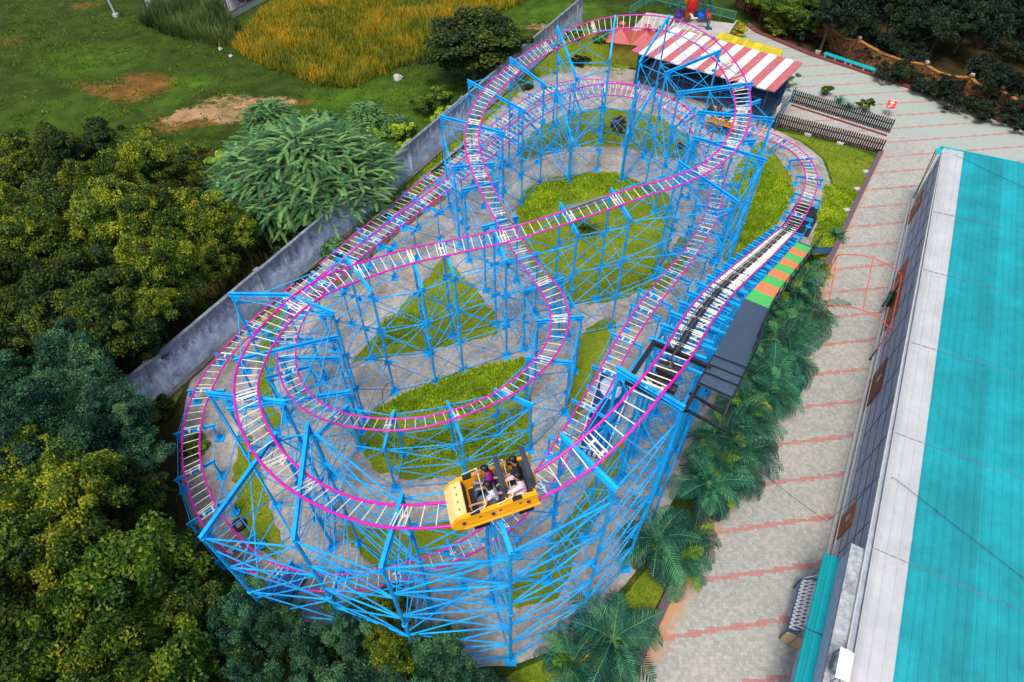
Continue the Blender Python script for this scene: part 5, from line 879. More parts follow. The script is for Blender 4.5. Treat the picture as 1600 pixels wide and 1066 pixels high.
n=k*4+1; m.add(vs,[(i,n+i,n+i+1,i+1) for i in range(n-1)]); m.add([v-Vector((0,0,.04)) for v in (vs[0],vs[n-1],vs[2*n-1],vs[n])],[(0,1,2,3)]); m.build('awning_sheet','awn',aw)
m=MB(); q0=A0.lerp(A1,.62)+d_*.5+Vector((0,0,.045)); q1=A0.lerp(A1,.62)+d_*1.15+Vector((0,0,.045)); m.bar(q0,q1,.13,.012); m.build('rust_patch','stone',aw)
m=MB(); m.bar(A0.lerp(A1,0)+d_*3.2+Vector((0,0,.04)),A0.lerp(A1,1)+d_*3.2+Vector((0,0,.04)),.05,.01); m.build('sheet_lap','navy',aw)
m=MB()
for s in (.3,3,6,8.5): q=A0+d_*s; m.tube((q.x+.2,q.y,0),(q.x+.2,q.y,q.z-.05),.03,8); m.bar(q+Vector((0,0,-.05)),A1+d_*s+Vector((0,0,-.08)),.04,.05)
m.build('awning_frame','greysteel',aw)
st=thing('lattice_stall','small cream stall with a diamond lattice screen under the turquoise awning','stall',P(1255,985,0))
B0=P(1252,905,.95); B1=P(1230,985,.95); e0=(B1-B0); e0.z=0; el=e0.length; e0.normalize(); f0=Vector((-e0.y,e0.x,0)); f0=f0 if f0.x>0 else -f0
m=MB(); nn=14
for i in range(nn):
    for j in (0,1):
        a=B0+e0*el*i/nn+Vector((0,0,0)); b=a+f0*.0+e0*(el/nn*(4 if j else -4)*.5)+Vector((0,0,0)); 
        p=a+Vector((0,0,0)); q=a+f0*.75+Vector((0,0,.95))+e0*(.35 if j else -.35)
        m.bar(p,q,.018,.05,up=e0)
m.build('lattice_screen','white',st)
m=MB(); 
for q in (B0,B1): m.bar(q,q+f0*.75+Vector((0,0,.95)),.05,.05); m.tube((q.x,q.y,0),q,.035,8)
m.bar(B0,B1,.05,.07); m.bar(B0+f0*.75+Vector((0,0,.95)),B1+f0*.75+Vector((0,0,.95)),.05,.05); m.build('stall_frame','navy',st)
m=MB(); g_=B1+e0*.05; m.add([(g_.x,g_.y,.05),(g_.x+f0.x*1.2,g_.y+f0.y*1.2,.05),(g_.x+f0.x*1.2,g_.y+f0.y*1.2,1.3),(g_.x,g_.y,.95),(g_.x+e0.x*.05,g_.y+e0.y*.05,.05),(g_.x+e0.x*.05+f0.x*1.2,g_.y+e0.y*.05+f0.y*1.2,.05),(g_.x+e0.x*.05+f0.x*1.2,g_.y+e0.y*.05+f0.y*1.2,1.3),(g_.x+e0.x*.05,g_.y+e0.y*.05,.95)],[(0,1,2,3),(4,7,6,5),(0,3,7,4),(1,5,6,2),(3,2,6,7)]); M['tan']=paint('tan_board',(.50,.36,.19),.7,.1,4); bd=m.build('side_panel','tan',st)
m=MB()
for i in range(6): 
    a=g_+e0*.07+f0*(.55+.09*i)+Vector((0,0,.62+.04*(i%2))); m.bar(a,a+f0*.06+Vector((0,0,.10 if i%2 else -.06)),.02,.035,up=e0)
m.build('red_lettering','redpaint',bd)
bo=thing('wall_board','blank white board with a red edge standing against the annex wall','board',P(1315,1040,0)); a,b,c_,e_=P(1313,1010,5.1),P(1334,1021,5.1),P(1326,1066,4.8),P(1304,1058,4.8)
m=MB(); m.slab([a,b,c_,e_],.06); m.build('panel','white',bo); m=MB(); m.bar(b+Vector((.02,0,-.05)),c_+Vector((.02,0,-.05)),.03,.09); m.build('edge_strip','redpaint',bo)
m=MB()
for q in (a,e_): m.tube((q.x+.1,q.y,4.1),(q.x+.1,q.y,q.z-.05),.025,6)
m.bar(Vector((a.x+.1,a.y,4.15)),Vector((e_.x+.1,e_.y,4.15)),.04,.04); m.build('bracket','greysteel',bo)
fan=thing('exhaust_fan','round grey exhaust fan on the annex wall beside the white board','fan',P(1302,1030,0)); q=P(1301,1035,4.7); m=MB(); m.tube(q,q+n_*.25,.28,20); m.build('housing','greysteel',fan,True); m=MB(); m.tube(q-n_*.03,q,.22,20); m.build('grille','pad',fan); m=MB(); m.bar(q+n_*.2,q+n_*.2-Vector((0,0,.6)),.06,.06); m.build('bracket','greysteel',fan)
# ------------------------------------------------------------ arch gate of red pipe over the path
ga=thing('pipe_arch_gate','open arched frame of thin red pipe standing over the striped path','arch',P(1325,540,0))
TLf,TMf,TRf=P(1308,399,2.45),P(1364,401,2.9),P(1409,431,2.45)
TLn,TMn,TRn=P(1294,478,2.45),P(1346,483,2.9),P(1391,515,2.45)
def arch(a,mid,b):
    return [a.lerp(b,t)+Vector((0,0,1.0*math.sin(math.pi*t)**.8*.55)) for t in np.linspace(0,1,15)]
TRf2=P(1409,431,2.45); TRn2=P(1391,515,2.45)
for a,mm,b,in ((TLf,TMf,TRf2),(TLn,TMn,TRn2)):
    m=MB(); m.path(arch(a,mm,b),.032,8); m.build('arch_pipe','redpipe',ga,True)
    for q in (a,b):
        m=MB(); m.tube((q.x,q.y,.9),q,.032,8); po=m.build('post','redpipe',ga); m=MB(); m.tube((q.x,q.y,0),(q.x,q.y,.9),.034,8); m.box((q.x,q.y,.01),(.15,.15,.03)); m.build('post_foot','black',po)
m=MB()
for a,b in ((TLf,TLn),(TRf2,TRn2),(arch(TLf,TMf,TRf2)[7],arch(TLn,TMn,TRn2)[7])): m.tube(a,b,.025,8)
m.build('purlin','redpipe',ga)
# bin, sheet, crates and odds by the path
bn=thing('litter_bin','dark green litter bin on a stand by the hall wall under the pipe arch','bin',P(1385,482,0)); o=bn.location
m=MB(); q=Vector((o.x,o.y,0)); 
def tub(m,c,w0,w1,h,z): 
    vs=[(c.x+a*w0/2,c.y+b*w0/2,z) for a,b in((-1,-1),(1,-1),(1,1),(-1,1))]+[(c.x+a*w1/2,c.y+b*w1/2,z+h) for a,b in((-1,-1),(1,-1),(1,1),(-1,1))]+[(c.x+a*(w1/2-.03),c.y+b*(w1/2-.03),z+h) for a,b in((-1,-1),(1,-1),(1,1),(-1,1))]+[(c.x+a*(w0/2-.03),c.y+b*(w0/2-.03),z+.06) for a,b in((-1,-1),(1,-1),(1,1),(-1,1))]
    f=[(3,2,1,0)]; 
    for i in range(4): j=(i+1)%4; f+=[(i,j,4+j,4+i),(4+i,4+j,8+j,8+i),(8+i,8+j,12+j,12+i)]
    f+=[(12,13,14,15)]; m.add(vs,f)
tub(m,q,.38,.52,.72,.45); m.build('tub','darkgreen',bn); m=MB(); m.tube((q.x,q.y,0),(q.x,q.y,.46),.03,8); m.box((q.x,q.y,.02),(.3,.3,.03)); m.build('stand','black',bn)
m=MB(); a=P(1408,437,1.6); b=P(1384,478,1.1); c_=P(1392,480,.3); m.slab([a,b,c_,Vector((a.x,a.y,.5))],.02); tag(m.build('green_sheet','darkgreen'),'dark green plastic sheet hanging beside the litter bin at the hall wall','sheet')
cr=thing('crate','dark crate heaped with crumpled blue plastic at the palm bed edge','crate',P(1238,612,0)); q=P(1240,604,0); R=Matrix.Rotation(math.atan2(.869,.495),3,'Z')
m=MB(); m.box(q+Vector((0,0,.3)),(1.5,.75,.6),R); m.build('box','pad',cr,bevel=.02)
bm=bmesh.new(); bmesh.ops.create_icosphere(bm,subdivisions=4,radius=1)
for v in bm.verts:
    n=v.co; k=1+.25*math.sin(7*n.x+3*n.y)*math.sin(6*n.y+4*n.z)+.16*math.sin(17*n.x+5)*math.sin(15*n.y+13*n.z)+.08*math.sin(41*n.y+9*n.x); v.co=R@Vector((n.x*.62*k,n.y*.40*k,max(-.05,n.z)*.38*k))
me=bpy.data.meshes.new('blue_plastic'); bm.to_mesh(me); bm.free(); me.materials.append(M['bluebag']); ob=bpy.data.objects.new('plastic_heap',me); C.objects.link(ob); ob.location=q+R@Vector((.25,0,.62)); tag(ob,'crumpled blue plastic sheeting heaped on the dark crate','plastic sheeting')
bk=MB(); 
for i in range(5): bk.box(P(1230+i%3*4,624+i%2*4,.06+.09*(i//3)),(.22,.11,.08),Matrix.Rotation(.3+i,3,'Z'))
M['redbrick']=paint('loose_brick',(.36,.08,.05),.9,.25,12); tag(bk.build('loose_bricks','redbrick'),'small heap of red broken bricks beside the dark crate','bricks')
m=MB(); sh=px([(1108,790),(1140,768),(1147,772),(1138,800),(1122,818),(1105,810)]); m.prism([(p.x,p.y) for p in sh],.10,.13); tag(m.build('rubber_mat','pad'),'curled dark grey mat lying over the kerb below the palms','mat')
m=MB(); L=[P(1166,719,.03)]; 
for i in range(1,24): t=i/23; L.append(P(1166+(1292-1166)*t,719+(815-719)*t+math.sin(t*3.1)*2,.03))
e1=WP((L[-1]-W0).dot(d_)-.3,3.3,-.02); L+= [L[-1].lerp(e1,.5)+Vector((0,0,-.2)),e1]; 
for i in range(1,40):
    s_=(e1-W0).dot(d_)+i*.10; L.append(roof_pt(s_+i*.06,i*.33-.1)+Vector((0,0,.10)))
m.path(L,.010,5); tag(m.build('cable','black'),'thin black cable crossing the path and running up over the hall roof','cable')
m=MB(); L=[roof_pt(.6,.6)+Vector((0,0,.08))]+[roof_pt(.6+i*.30,.6+i*.5)+Vector((0,0,.08)) for i in range(1,26)]; m.path(L,.009,5); tag(m.build('cable','black'),'thin cable slanting across the far corner of the hall roof','cable')
# ------------------------------------------------------------ station with the striped canopy
S0,S1,S2,S3=P(985,80,3.3),P(1042,40,3.9),P(1255,99,3.9),P(1210,144,3.3)
stn=thing('station','open blue station hall under a red and white striped corrugated canopy','station',P(1130,150,0))
nst=17; 
def lerp2(u,v): return (S0.lerp(S3,u)).lerp(S1.lerp(S2,u),v)
for i in range(nst):
    m=MB(); k=4; vs=[]
    for v in (0,1):
        for j in range(k*4+1):
            u=(i+j/(k*4))/nst; vs.append(lerp2(u,v)+Vector((0,0,(.05 if j%4 in(1,2) else 0))))
    n=k*4+1; m.add(vs,[(j,j+1,n+j+1,n+j) for j in range(n-1)]); m.add([v-Vector((0,0,.05)) for v in (vs[0],vs[n-1],vs[2*n-1],vs[n])],[(0,3,2,1)])
    m.build('canopy_stripe','stripered' if i%2==0 else 'stripewhite',stn)
ex=(S3-S0); ex.z=0; SL=ex.length; ex.normalize(); ey=Vector((-ex.y,ex.x,0)); O=Vector((S0.x,S0.y,0)); DW=((S1-S0).dot(ey))
def SPt(u,v,z): return O+ex*u+ey*v+Vector((0,0,z))
m=MB()
for u in (.6,4.6,8.4,SL-.6):
    for v in (.5,DW-.5): p=SPt(u,v,0); m.tube(p,SPt(u,v,3.3+.6*v/DW-.08),.06,8)
for v in (.5,DW/2,DW-.5): m.bar(SPt(.2,v,3.2+.6*v/DW),SPt(SL-.2,v,3.2+.6*v/DW),.08,.12)
for u in (.6,4.6,8.4,SL-.6): m.bar(SPt(u,.1,3.14),SPt(u,DW-.1,3.74),.07,.10)
m.build('canopy_frame','navy',stn)
m=MB(); m.bar(SPt(.3,DW-.35,1.3),SPt(SL-.3,DW-.35,1.3),.10,2.6); m.bar(SPt(.3,1.2,1.2),SPt(.3,DW-.4,1.2),.10,2.4); m.build('back_wall','navy',stn)
m=MB(); m.prism([SPt(.4,1.7,0),SPt(SL-.4,1.7,0),SPt(SL-.4,DW-.5,0),SPt(.4,DW-.5,0)],0,.72); m.build('platform','deck',stn)
m=MB(); 
for u in np.linspace(.5,SL-1.2,12): m.tube(SPt(u,1.9,.72),SPt(u,1.9,1.6),.02,6)
m.bar(SPt(.5,1.9,1.6),SPt(SL-1.2,1.9,1.6),.04,.04); m.bar(SPt(.5,1.9,1.15),SPt(SL-1.2,1.9,1.15),.03,.03); m.build('platform_rail','blue',stn)
m=MB(); m.box(SPt(2.0,2.3,1.1),(1.6,1.0,1.5),Matrix((ex,ey,Vector((0,0,1)))).transposed()); m.build('control_cabin','pad',stn)
# blue stair rails at the open end
sr=MB()
for j in range(4):
    o=SL-.2+j*.35; sr.tube(SPt(o,.4,.1),SPt(o-.2,DW-1.0,2.2 if j%2 else 1.3),.03,6); sr.tube(SPt(o,.4+j*.4,.0),SPt(o,.4+j*.4,1.4),.03,6); sr.tube(SPt(o-.6,.6,1.2),SPt(o,DW-.6,1.0+.2*j),.025,6)
sr.bar(SPt(SL+.5,-.1,.9),SPt(SL+.7,DW-1.2,1.5),.04,.10); sr.build('entrance_rail','navy',stn)
m=MB(); m.slab([SPt(SL+.52,.8,1.2),SPt(SL+.56,1.5,1.35),SPt(SL+.5,1.5,1.95),SPt(SL+.46,.8,1.8)],.03); m.build('pale_notice','cream',stn)
# low yellow canopy behind
Y0,Y1,Y2,Y3=P(1118,60,2.4),P(1128,50,2.7),P(1224,78,2.7),P(1218,90,2.4)
M['yellowroof']=ribbed('mottled_yellow_sheet',(.62,.50,.01),3.0,(.8,-.6,0),.55)
yr=thing('yellow_lean_to','long narrow mottled yellow roof behind the striped canopy','canopy',P(1175,85,0))
m=MB(); m.slab([Y0,Y3,Y2,Y1],.05); m.slab([Y3,Y3-Vector((0,0,.5)),Y2-Vector((0,0,.5)),Y2],.03); m.slab([Y1,Y2,Y2-Vector((0,0,.45)),Y1-Vector((0,0,.45))],.03); m.build('roof','yellowroof',yr)
m=MB()
for t in (.02,.35,.67,.98):
    for a,b in ((Y0,Y3),(Y1,Y2)): q=a.lerp(b,t); m.tube((q.x,q.y,0),(q.x,q.y,q.z-.05),.04,8)
m.build('post','navy',yr)
# kiosk with red hipped roof and yellow-green walls
ki=thing('red_roofed_kiosk','small kiosk with twin red hipped roofs, red vents and mossy yellow walls','kiosk',P(980,70,0))
a,b,=P(948,100,0),P(1014,108,0); kx=(b-a); kx.z=0; kl=kx.length; kx.normalize(); ky=Vector((-kx.y,kx.x,0))
M['moss']=paint('mossy_yellow_wall',(.20,.21,.012),.8,.4,2.5,dirt=(.30,.13,.015),dirt_amt=.7)
def K(u,v,z): return a+kx*u+ky*v+Vector((0,0,z))
m=MB(); m.prism([K(0,0,0),K(kl,0,0),K(kl,2.6,0),K(0,2.6,0)],0,2.15); m.build('wall','moss',ki)
for u0,u1 in ((-.3,kl/2),(kl/2+.02,kl+.3)):
    c=(u0+u1)/2; m=MB(); pts=[K(u0,-.3,2.1),K(u1,-.3,2.1),K(u1,2.9,2.1),K(u0,2.9,2.1),K(c,.9,3.0),K(c,1.8,3.0)]; m.add(pts,[(0,1,4),(1,2,5,4),(2,3,5),(3,0,4,5),(3,2,1,0)])
    for e in np.linspace(.08,.92,9): m.bar(K(u0+(u1-u0)*e,-.3,2.11),K(c,.9,3.0).lerp(K(u0+(u1-u0)*e,-.3,2.11),.15+.7*abs(e-.5)*2),.03,.03)
    rf=m.build('roof','redroof',ki); m=MB(); m.box(K(c,1.35,3.12),(.34,.34,.34)); m.add([K(c-.3,1.05,3.28),K(c+.3,1.05,3.28),K(c+.3,1.65,3.28),K(c-.3,1.65,3.28),K(c,1.35,3.5)],[(0,1,4),(1,2,4),(2,3,4),(3,0,4),(3,2,1,0)]); m.build('roof_vent','redroof',rf)
# pendulum ride
rd=thing('pendulum_ride','dark blue A-frame pendulum ride with orange, red and purple gondola','ride',P(1078,32,0))
f1,f2,f3,f4=P(1107,46,0),P(1043,46,0),P(1048,12,0),P(1112,16,0); c0=(f1+f2+f3+f4)/4; ta=(f1+f2)/2+Vector((0,.3,5.2)); tb=(f3+f4)/2+Vector((0,-.3,5.2))
m=MB()
for f,t in ((f1,ta),(f2,ta),(f3,tb),(f4,tb)): m.tube(f,t,.10,10); m.box(f+Vector((0,0,.08)),(.6,.5,.16))
m.tube(ta,tb,.14,12); m.tube(f1,f4,.05,8); m.tube(f1+Vector((0,0,.2)),f1.lerp(f2,.28)+Vector((0,0,.35)),.05,8); m.build('frame','navy',rd)
m=MB(); mt=(ta+tb)/2; m.bar(mt,c0+Vector((-.3,.0,1.0)),.35,.45); m.build('pendulum_arm','purple',rd)
m=MB(); m.tube(c0+Vector((-.8,0,1.6)),c0+Vector((-.1,0,3.4)),.35,12,.12); m.build('orange_figure','yellow',rd,True)
bm=bmesh.new(); bmesh.ops.create_icosphere(bm,subdivisions=3,radius=1)
for v in bm.verts: v.co=c0+Vector((.0,-.2,1.5))+Vector((v.co.x*.55,v.co.y*.55,v.co.z*1.1))-rd.location
me=bpy.data.meshes.new('red_shell'); bm.to_mesh(me); bm.free(); me.materials.append(M['redpaint']); ob=bpy.data.objects.new('red_shell',me); C.objects.link(ob); ob.parent=rd
for i,(dx,mt_) in enumerate(((-1.5,'purple'),(-.6,'orangebrown'),(.9,'bluebag'),(1.5,'redpaint'))):
    m=MB(); q=c0+Vector((dx,-.9,.62)); m.box(q,(.75,.9,.30)); m.box(q+Vector((-.3*(1 if i%2 else -1),0,.35)),(.12,.85,.65)); m.box(q+Vector((0,.42,.25)),(.7,.08,.4)); m.build('seat_pod',mt_,rd,bevel=.04)
m=MB(); m.tube(c0+Vector((-1.9,-.9,.4)),c0+Vector((1.9,-.9,.4)),.09,8); m.bar(c0+Vector((-.3,0,1.0)),c0+Vector((0,-.9,.45)),.3,.15); m.build('seat_beam','white',rd)
# ------------------------------------------------------------ fences
def rail_fence(name,label,a,b,h,mat,cat='fence',sp=.14,base=.0):
    t=thing(name,label,cat,Vector(((a.x+b.x)/2,(a.y+b.y)/2,0))); d=(b-a); L=d.length; d.normalize(); m=MB()
    m.bar(a+Vector((0,0,h)),b+Vector((0,0,h)),.05,.05); m.bar(a+Vector((0,0,.45)),b+Vector((0,0,.45)),.05,.05); m.build('rail',mat,t)
    n=int(L/sp); bal=[]
    for i in range(n+1):
        q=a+d*L*i/n; m=MB(); m.bar(q+Vector((0,0,.47)),q+Vector((0,0,h)),.025,.02,up=d); m.build('baluster',mat,t)
    k=int(L/1.6)+1
    for i in range(k+1):
        q=a+d*L*i/k; m=MB(); m.tube(q,q+Vector((0,0,h+.03)),.035,8); m.build('post',mat,t)
    return t
rail_fence('metal_fence','sea green metal railing along the far side of the ride court',P(1020,6,0),P(1146,37,0),1.15,'greenrail')
rail_fence('metal_fence','sea green metal railing running away behind the red roofed kiosk',P(983,28,0),P(1018,6,0),1.15,'greenrail',sp=.18)
ww_=thing('court_wall','low grey green wall closing the right end of the ride court','wall',P(1150,50,0)); m=MB(); m.bar(P(1150,38,.4),P(1136,58,.4),.15,.8); m.build('panel','palegrey',ww_)
def picket(label,a,b,mat,h=1.2):
    t=thing('picket_fence',label,'fence',Vector(((a.x+b.x)/2,(a.y+b.y)/2,0))); d=b-a; L=d.length; d.normalize(); nn=Vector((-d.y,d.x,0)); n=int(L/.17); 
    for z in (.28,.78): m=MB(); m.bar(a+Vector((0,0,z))-nn*.04,b+Vector((0,0,z))-nn*.04,.03,.07); m.build('rail',mat,t)
    for i in range(n+1):
        q=a+d*L*i/n; w_=.056; m=MB(); pr=[(-w_,.03),(w_,.03),(w_,h-.10),(0,h+random.uniform(-.01,.02)),(-w_,h-.10)]; 
        vs=[q+d*x+Vector((0,0,z))+nn*s for s in (-.012,.012) for x,z in pr]; m.add(vs,[(4,3,2,1,0),(5,6,7,8,9)]+[(j,(j+1)%5,5+(j+1)%5,5+j) for j in range(5)]); m.build('picket',mat,t)
    return t
picket('dark brown picket fence on the garden side, nearer the coaster',P(1209,197,0),P(1374,240,0),'woodbrown')
picket('black picket fence on the plaza side with shrubs behind it',P(1234,160,0),P(1388,208,0),'blackfence')
ribbon('fence_kerb',px([(1236,165),(1385,213)]),.16,.10,'brick',label='thin red kerb at the foot of the black picket fence')
for q,l in (((1262,212),'left'),((1312,226),'middle')):
    m=MB(); p=P(*q,0); m.box(p+Vector((0,0,.08)),(.5,.3,.16),Matrix.Rotation(-.6,3,'Z')); tag(m.build('concrete_block','palegrey'),f'small pale block at the foot of the brown picket fence, {l} one of the two' if l=='left' else 'small pale block at the foot of the brown picket fence, nearer its right end','block')
for q,l in (((1352,271),'farthest'),((1338,298),'middle'),((1322,331),'nearest')):
    m=MB(); p=P(*q,0); m.box(p+Vector((0,0,.1)),(.42,.35,.2),Matrix.Rotation(.3,3,'Z')); tag(m.build('garden_light','palegrey'),f'small pale box light on the lawn edge beside the mauve kerb, {l} of three','garden light','box lights along the kerb')
# sign
sg=thing('red_sign','red sign board with a white cross and arrow standing behind the black fence','sign',P(1383,185,0)); q=P(1385,180,0); m=MB(); 
fx=Vector((.86,-.5,0)); R=Matrix((fx,Vector((.28,.48,-.83)).normalized(),fx.cross(Vector((.28,.48,-.83)).normalized()))).transposed()
fy=Vector((.5,.86,0)); nrm=Vector((-.25,-.43,.86)).normalized(); upv=nrm.cross(fx).normalized(); upv=-upv if upv.z<0 else upv
cc=q+Vector((0,0,1.0))
def SG(x,y,o=0): return cc+fx*x+upv*y+nrm*o
m.slab([SG(-.34,-.42),SG(.34,-.42),SG(.34,.42),SG(-.34,.42)],.03); bd=m.build('board','redpaint',sg)
m=MB(); m.slab([SG(-.30,.34,.004),SG(.30,.34,.004),SG(.30,.38,.004),SG(-.30,.38,.004)],.003); m.slab([SG(-.05,-.05,.004),SG(.05,-.05,.004),SG(.05,.28,.004),SG(-.05,.28,.004)],.003); m.slab([SG(-.17,.06,.005),SG(.17,.06,.005),SG(.17,.17,.005),SG(-.17,.17,.005)],.003)
m.slab([SG(-.22,-.33,.004),SG(-.02,-.33,.004),SG(-.02,-.26,.004),SG(-.22,-.26,.004)],.003); m.slab([SG(-.12,-.10,.006),SG(-.02,-.20,.006),SG(.02,-.12,.006)],.003); m.slab([SG(.06,-.2,.004),SG(.12,-.2,.004),SG(.12,-.08,.004),SG(.06,-.08,.004)],.003); m.build('white_symbol','white',bd)
m=MB(); m.tube(q,cc-nrm*.03,.025,8); m.build('post','white',sg)
# bench
be=thing('long_bench','long turquoise bench on pale concrete legs beside the far kerb','bench',P(1330,100,0)); a=P(1288,83,.42); b=P(1374,112,.42); dd=(b-a).normalized(); nn=Vector((-dd.y,dd.x,0)); m=MB(); m.bar(a,b,.42,.07); m.bar(a+nn*.20+Vector((0,0,.05)),b+nn*.20+Vector((0,0,.05)),.06,.05); m.build('seat','cyan',be)
for t in (.04,.23,.42,.52,.75,.93): q=a.lerp(b,t); m=MB(); m.box((q.x,q.y,.19),(.16,.34,.38),Matrix.Rotation(math.atan2(dd.y,dd.x),3,'Z')); m.build('leg','palegrey',be)
m=MB(); p=P(1277,84,0); m.box(p+Vector((0,0,.12)),(.45,.3,.24),Matrix.Rotation(-.5,3,'Z')); m.box(p+Vector((0,0,.26)),(.5,.34,.04),Matrix.Rotation(-.5,3,'Z')); tag(m.build('box_lamp','palegrey'),'small pale concrete box on the kerb at the left end of the turquoise bench','box')
# cobbled boundary wall with scalloped top beyond the shrubs
cw=thing('cobbled_wall','orange cobble faced boundary wall with dipping coping, half hidden behind the shrubs','wall',P(1400,90,0)); pts=[P(1150,10,0),P(1222,40,0),P(1290,72,0),P(1330,92,0),P(1432,132,0),P(1500,152,0),P(1545,172,0),P(1640,208,0)]
for a,b in zip(pts[:-1],pts[1:]):
    n=10; tops=[a.lerp(b,i/n)+Vector((0,0,1.75-.35*math.sin(math.pi*i/n))) for i in range(n+1)]; m=MB(); dd=(b-a).normalized(); nn=Vector((-dd.y,dd.x,0))*.12
    vs=[]; 
    for t in tops: vs+=[Vector((t.x,t.y,0))-nn,t-nn,t+nn,Vector((t.x,t.y,0))+nn]
    fs=[]
    for i in range(n): 
        for j in range(3): fs.append((i*4+j,i*4+4+j,i*4+5+j,i*4+1+j))
    m.add(vs,fs+[(0,1,2,3),(n*4+3,n*4+2,n*4+1,n*4)]); m.build('panel','cobble',cw)
    m=MB(); 
    for t,s in zip(tops[:-1],tops[1:]): m.bar(t+Vector((0,0,.03)),s+Vector((0,0,.03)),.34,.08)
    M.setdefault('cop',paint('orange_coping',(.38,.17,.03),.8,.2,4)); m.build('coping','cop',cw)
    m=MB(); m.box(Vector((a.x,a.y,.98)),(.35,.35,1.96)); m.build('pillar','cobble',cw); m=MB(); m.box(Vector((a.x,a.y,2.02)),(.26,.26,.14)); m.build('pillar_cap','palegrey',cw)
# ------------------------------------------------------------ boundary wall on the left
bw=thing('boundary_wall','long grey plastered boundary wall streaked dark along its top, between the forest and the coaster','wall',P(500,406,0)); 
g0,g1=P(250,632,0),P(728,200,0); dd=(g1-g0).normalized(); nn=Vector((-dd.y,dd.x,0)); s0=-7; sL=(P(905,62,0)-g0).dot(dd)+4; k=s0; i=0; wallz=2.65; step=7.7
off=-.12
while k<sL:
    e=min(k+step,sL); m=MB(); dz=.04*((i*37)%3); m.bar(g0+dd*k+nn*.12+Vector((0,0,(wallz-dz)/2)),g0+dd*e+nn*.12+Vector((0,0,(wallz-dz)/2)),.20,wallz-dz); m.build('panel','wallconc',bw)
    m=MB(); m.box(g0+dd*k+nn*.10+Vector((0,0,wallz/2)),(.34,.34,wallz+.06),Matrix((dd,nn,Vector((0,0,1)))).transposed()); m.build('pillar','wallconc',bw); k+=step; i+=1
m=MB(); m.bar(g0+dd*s0-nn*.12+Vector((0,0,.10)),g0+dd*(sL)-nn*.12+Vector((0,0,.10)),.26,.22); M['footing']=paint('mossy_footing',(.16,.15,.13),.9,.3,4); m.build('footing','footing',bw)
# ------------------------------------------------------------ odds and ends under and round the coaster
tk=thing('water_tank','big open blue tank with a pale rim half under the low track','tank',P(925,650,0)); c=P(922,640,0)
bx=[P(905,700,.5),P(945,712,.5),P(985,610,.5),P(942,572,.5)]
m=MB(); m.prism([(q.x,q.y) for q in bx],.04,.62); m.build('body','tank',tk,bevel=.03); m=MB()
for a,b in zip(bx,bx[1:]+bx[:1]): m.bar(a+Vector((0,0,.16)),b+Vector((0,0,.16)),.08,.06)
m.build('rim','tankpale',tk)
m=MB(); n=16; cc2=bx[2].lerp(bx[3],.5).lerp(bx[0],.18); m.add([cc2+Vector((.55*math.cos(2*math.pi*i/n),.75*math.sin(2*math.pi*i/n),.15+.02*math.sin(i*2))) for i in range(n)]+[cc2+Vector((.3*math.cos(2*math.pi*i/n),.4*math.sin(2*math.pi*i/n),.30)) for i in range(n)],[(i,(i+1)%n,n+(i+1)%n,n+i) for i in range(n)]+[tuple(range(n,2*n))]); m.build('pale_cover','tankpale',tk,True)
m=MB(); q0=P(918,702,.0)
for i in range(3):
    for j in range(4): q=bx[0].lerp(bx[1],.15+.2*j)+Vector((0,-.02,-.05-.12*i)); m.bar(q,q+(bx[1]-bx[0])*.12,.02,.05)
m.build('white_lettering','white',tk)
bb=thing('blue_box','flat blue steel box marked with white scribbles under the low front track','box',P(420,925,0)); q=[P(404,932,.45),P(447,940,.45),P(478,898,.45),P(432,888,.45)]
m=MB(); m.prism([(v.x,v.y) for v in q],.04,.45); m.build('box','bluebox',bb,bevel=.02)
m=MB(); 
for (a0,b0,a1,b1) in [(.08,.90,.14,.84),(.14,.84,.20,.92),(.24,.92,.36,.80),(.24,.82,.36,.92),(.42,.9,.46,.9),(.60,.86,.64,.86),(.5,.12,.58,.10)]:
    f=lambda u,v:q[0].lerp(q[1],u).lerp(q[3].lerp(q[2],u),v)+Vector((0,0,.006)); m.bar(f(a0,b0),f(a1,b1),.035,.006)
m.build('white_marking','white',bb)
m=MB(); 
for i in range(7): m.box(f(.04+.02*(i%3),.28+.03*(i//3)),(.08,.05,.015),Matrix.Rotation(i,3,'Z'))
m.build('white_label','white',bb)
ty=thing('tyre','old black tyre lying on its side on the lawn inside the low front track','tyre',P(375,820,0)); q=P(375,822,0); m=MB(); m.path([q+Vector((.24*math.cos(t),.24*math.sin(t),.12)) for t in np.linspace(0,2*math.pi,20)[:-1]],.10,10,closed=True); m.build('tread','rubber',ty,True); m=MB(); m.tube(q+Vector((0,0,.08)),q+Vector((0,0,.14)),.15,14); m.build('rim','greysteel',ty)
m=MB(); L=[P(x,y,.06) for x,y in ((603,640),(597,625),(597,612),(604,600),(613,598),(618,606))]; m.path(L,.012,6); tag(m.build('hose','rubber'),'thin black hose looped on the concrete left of the crescent lawn','hose'); m=MB(); m.path([P(x,y,.06) for x,y in ((793,470),(800,458),(812,455),(822,462),(818,480))],.012,6); tag(m.build('hose','rubber'),'short curved black hose on the concrete near the middle of the coaster','hose')
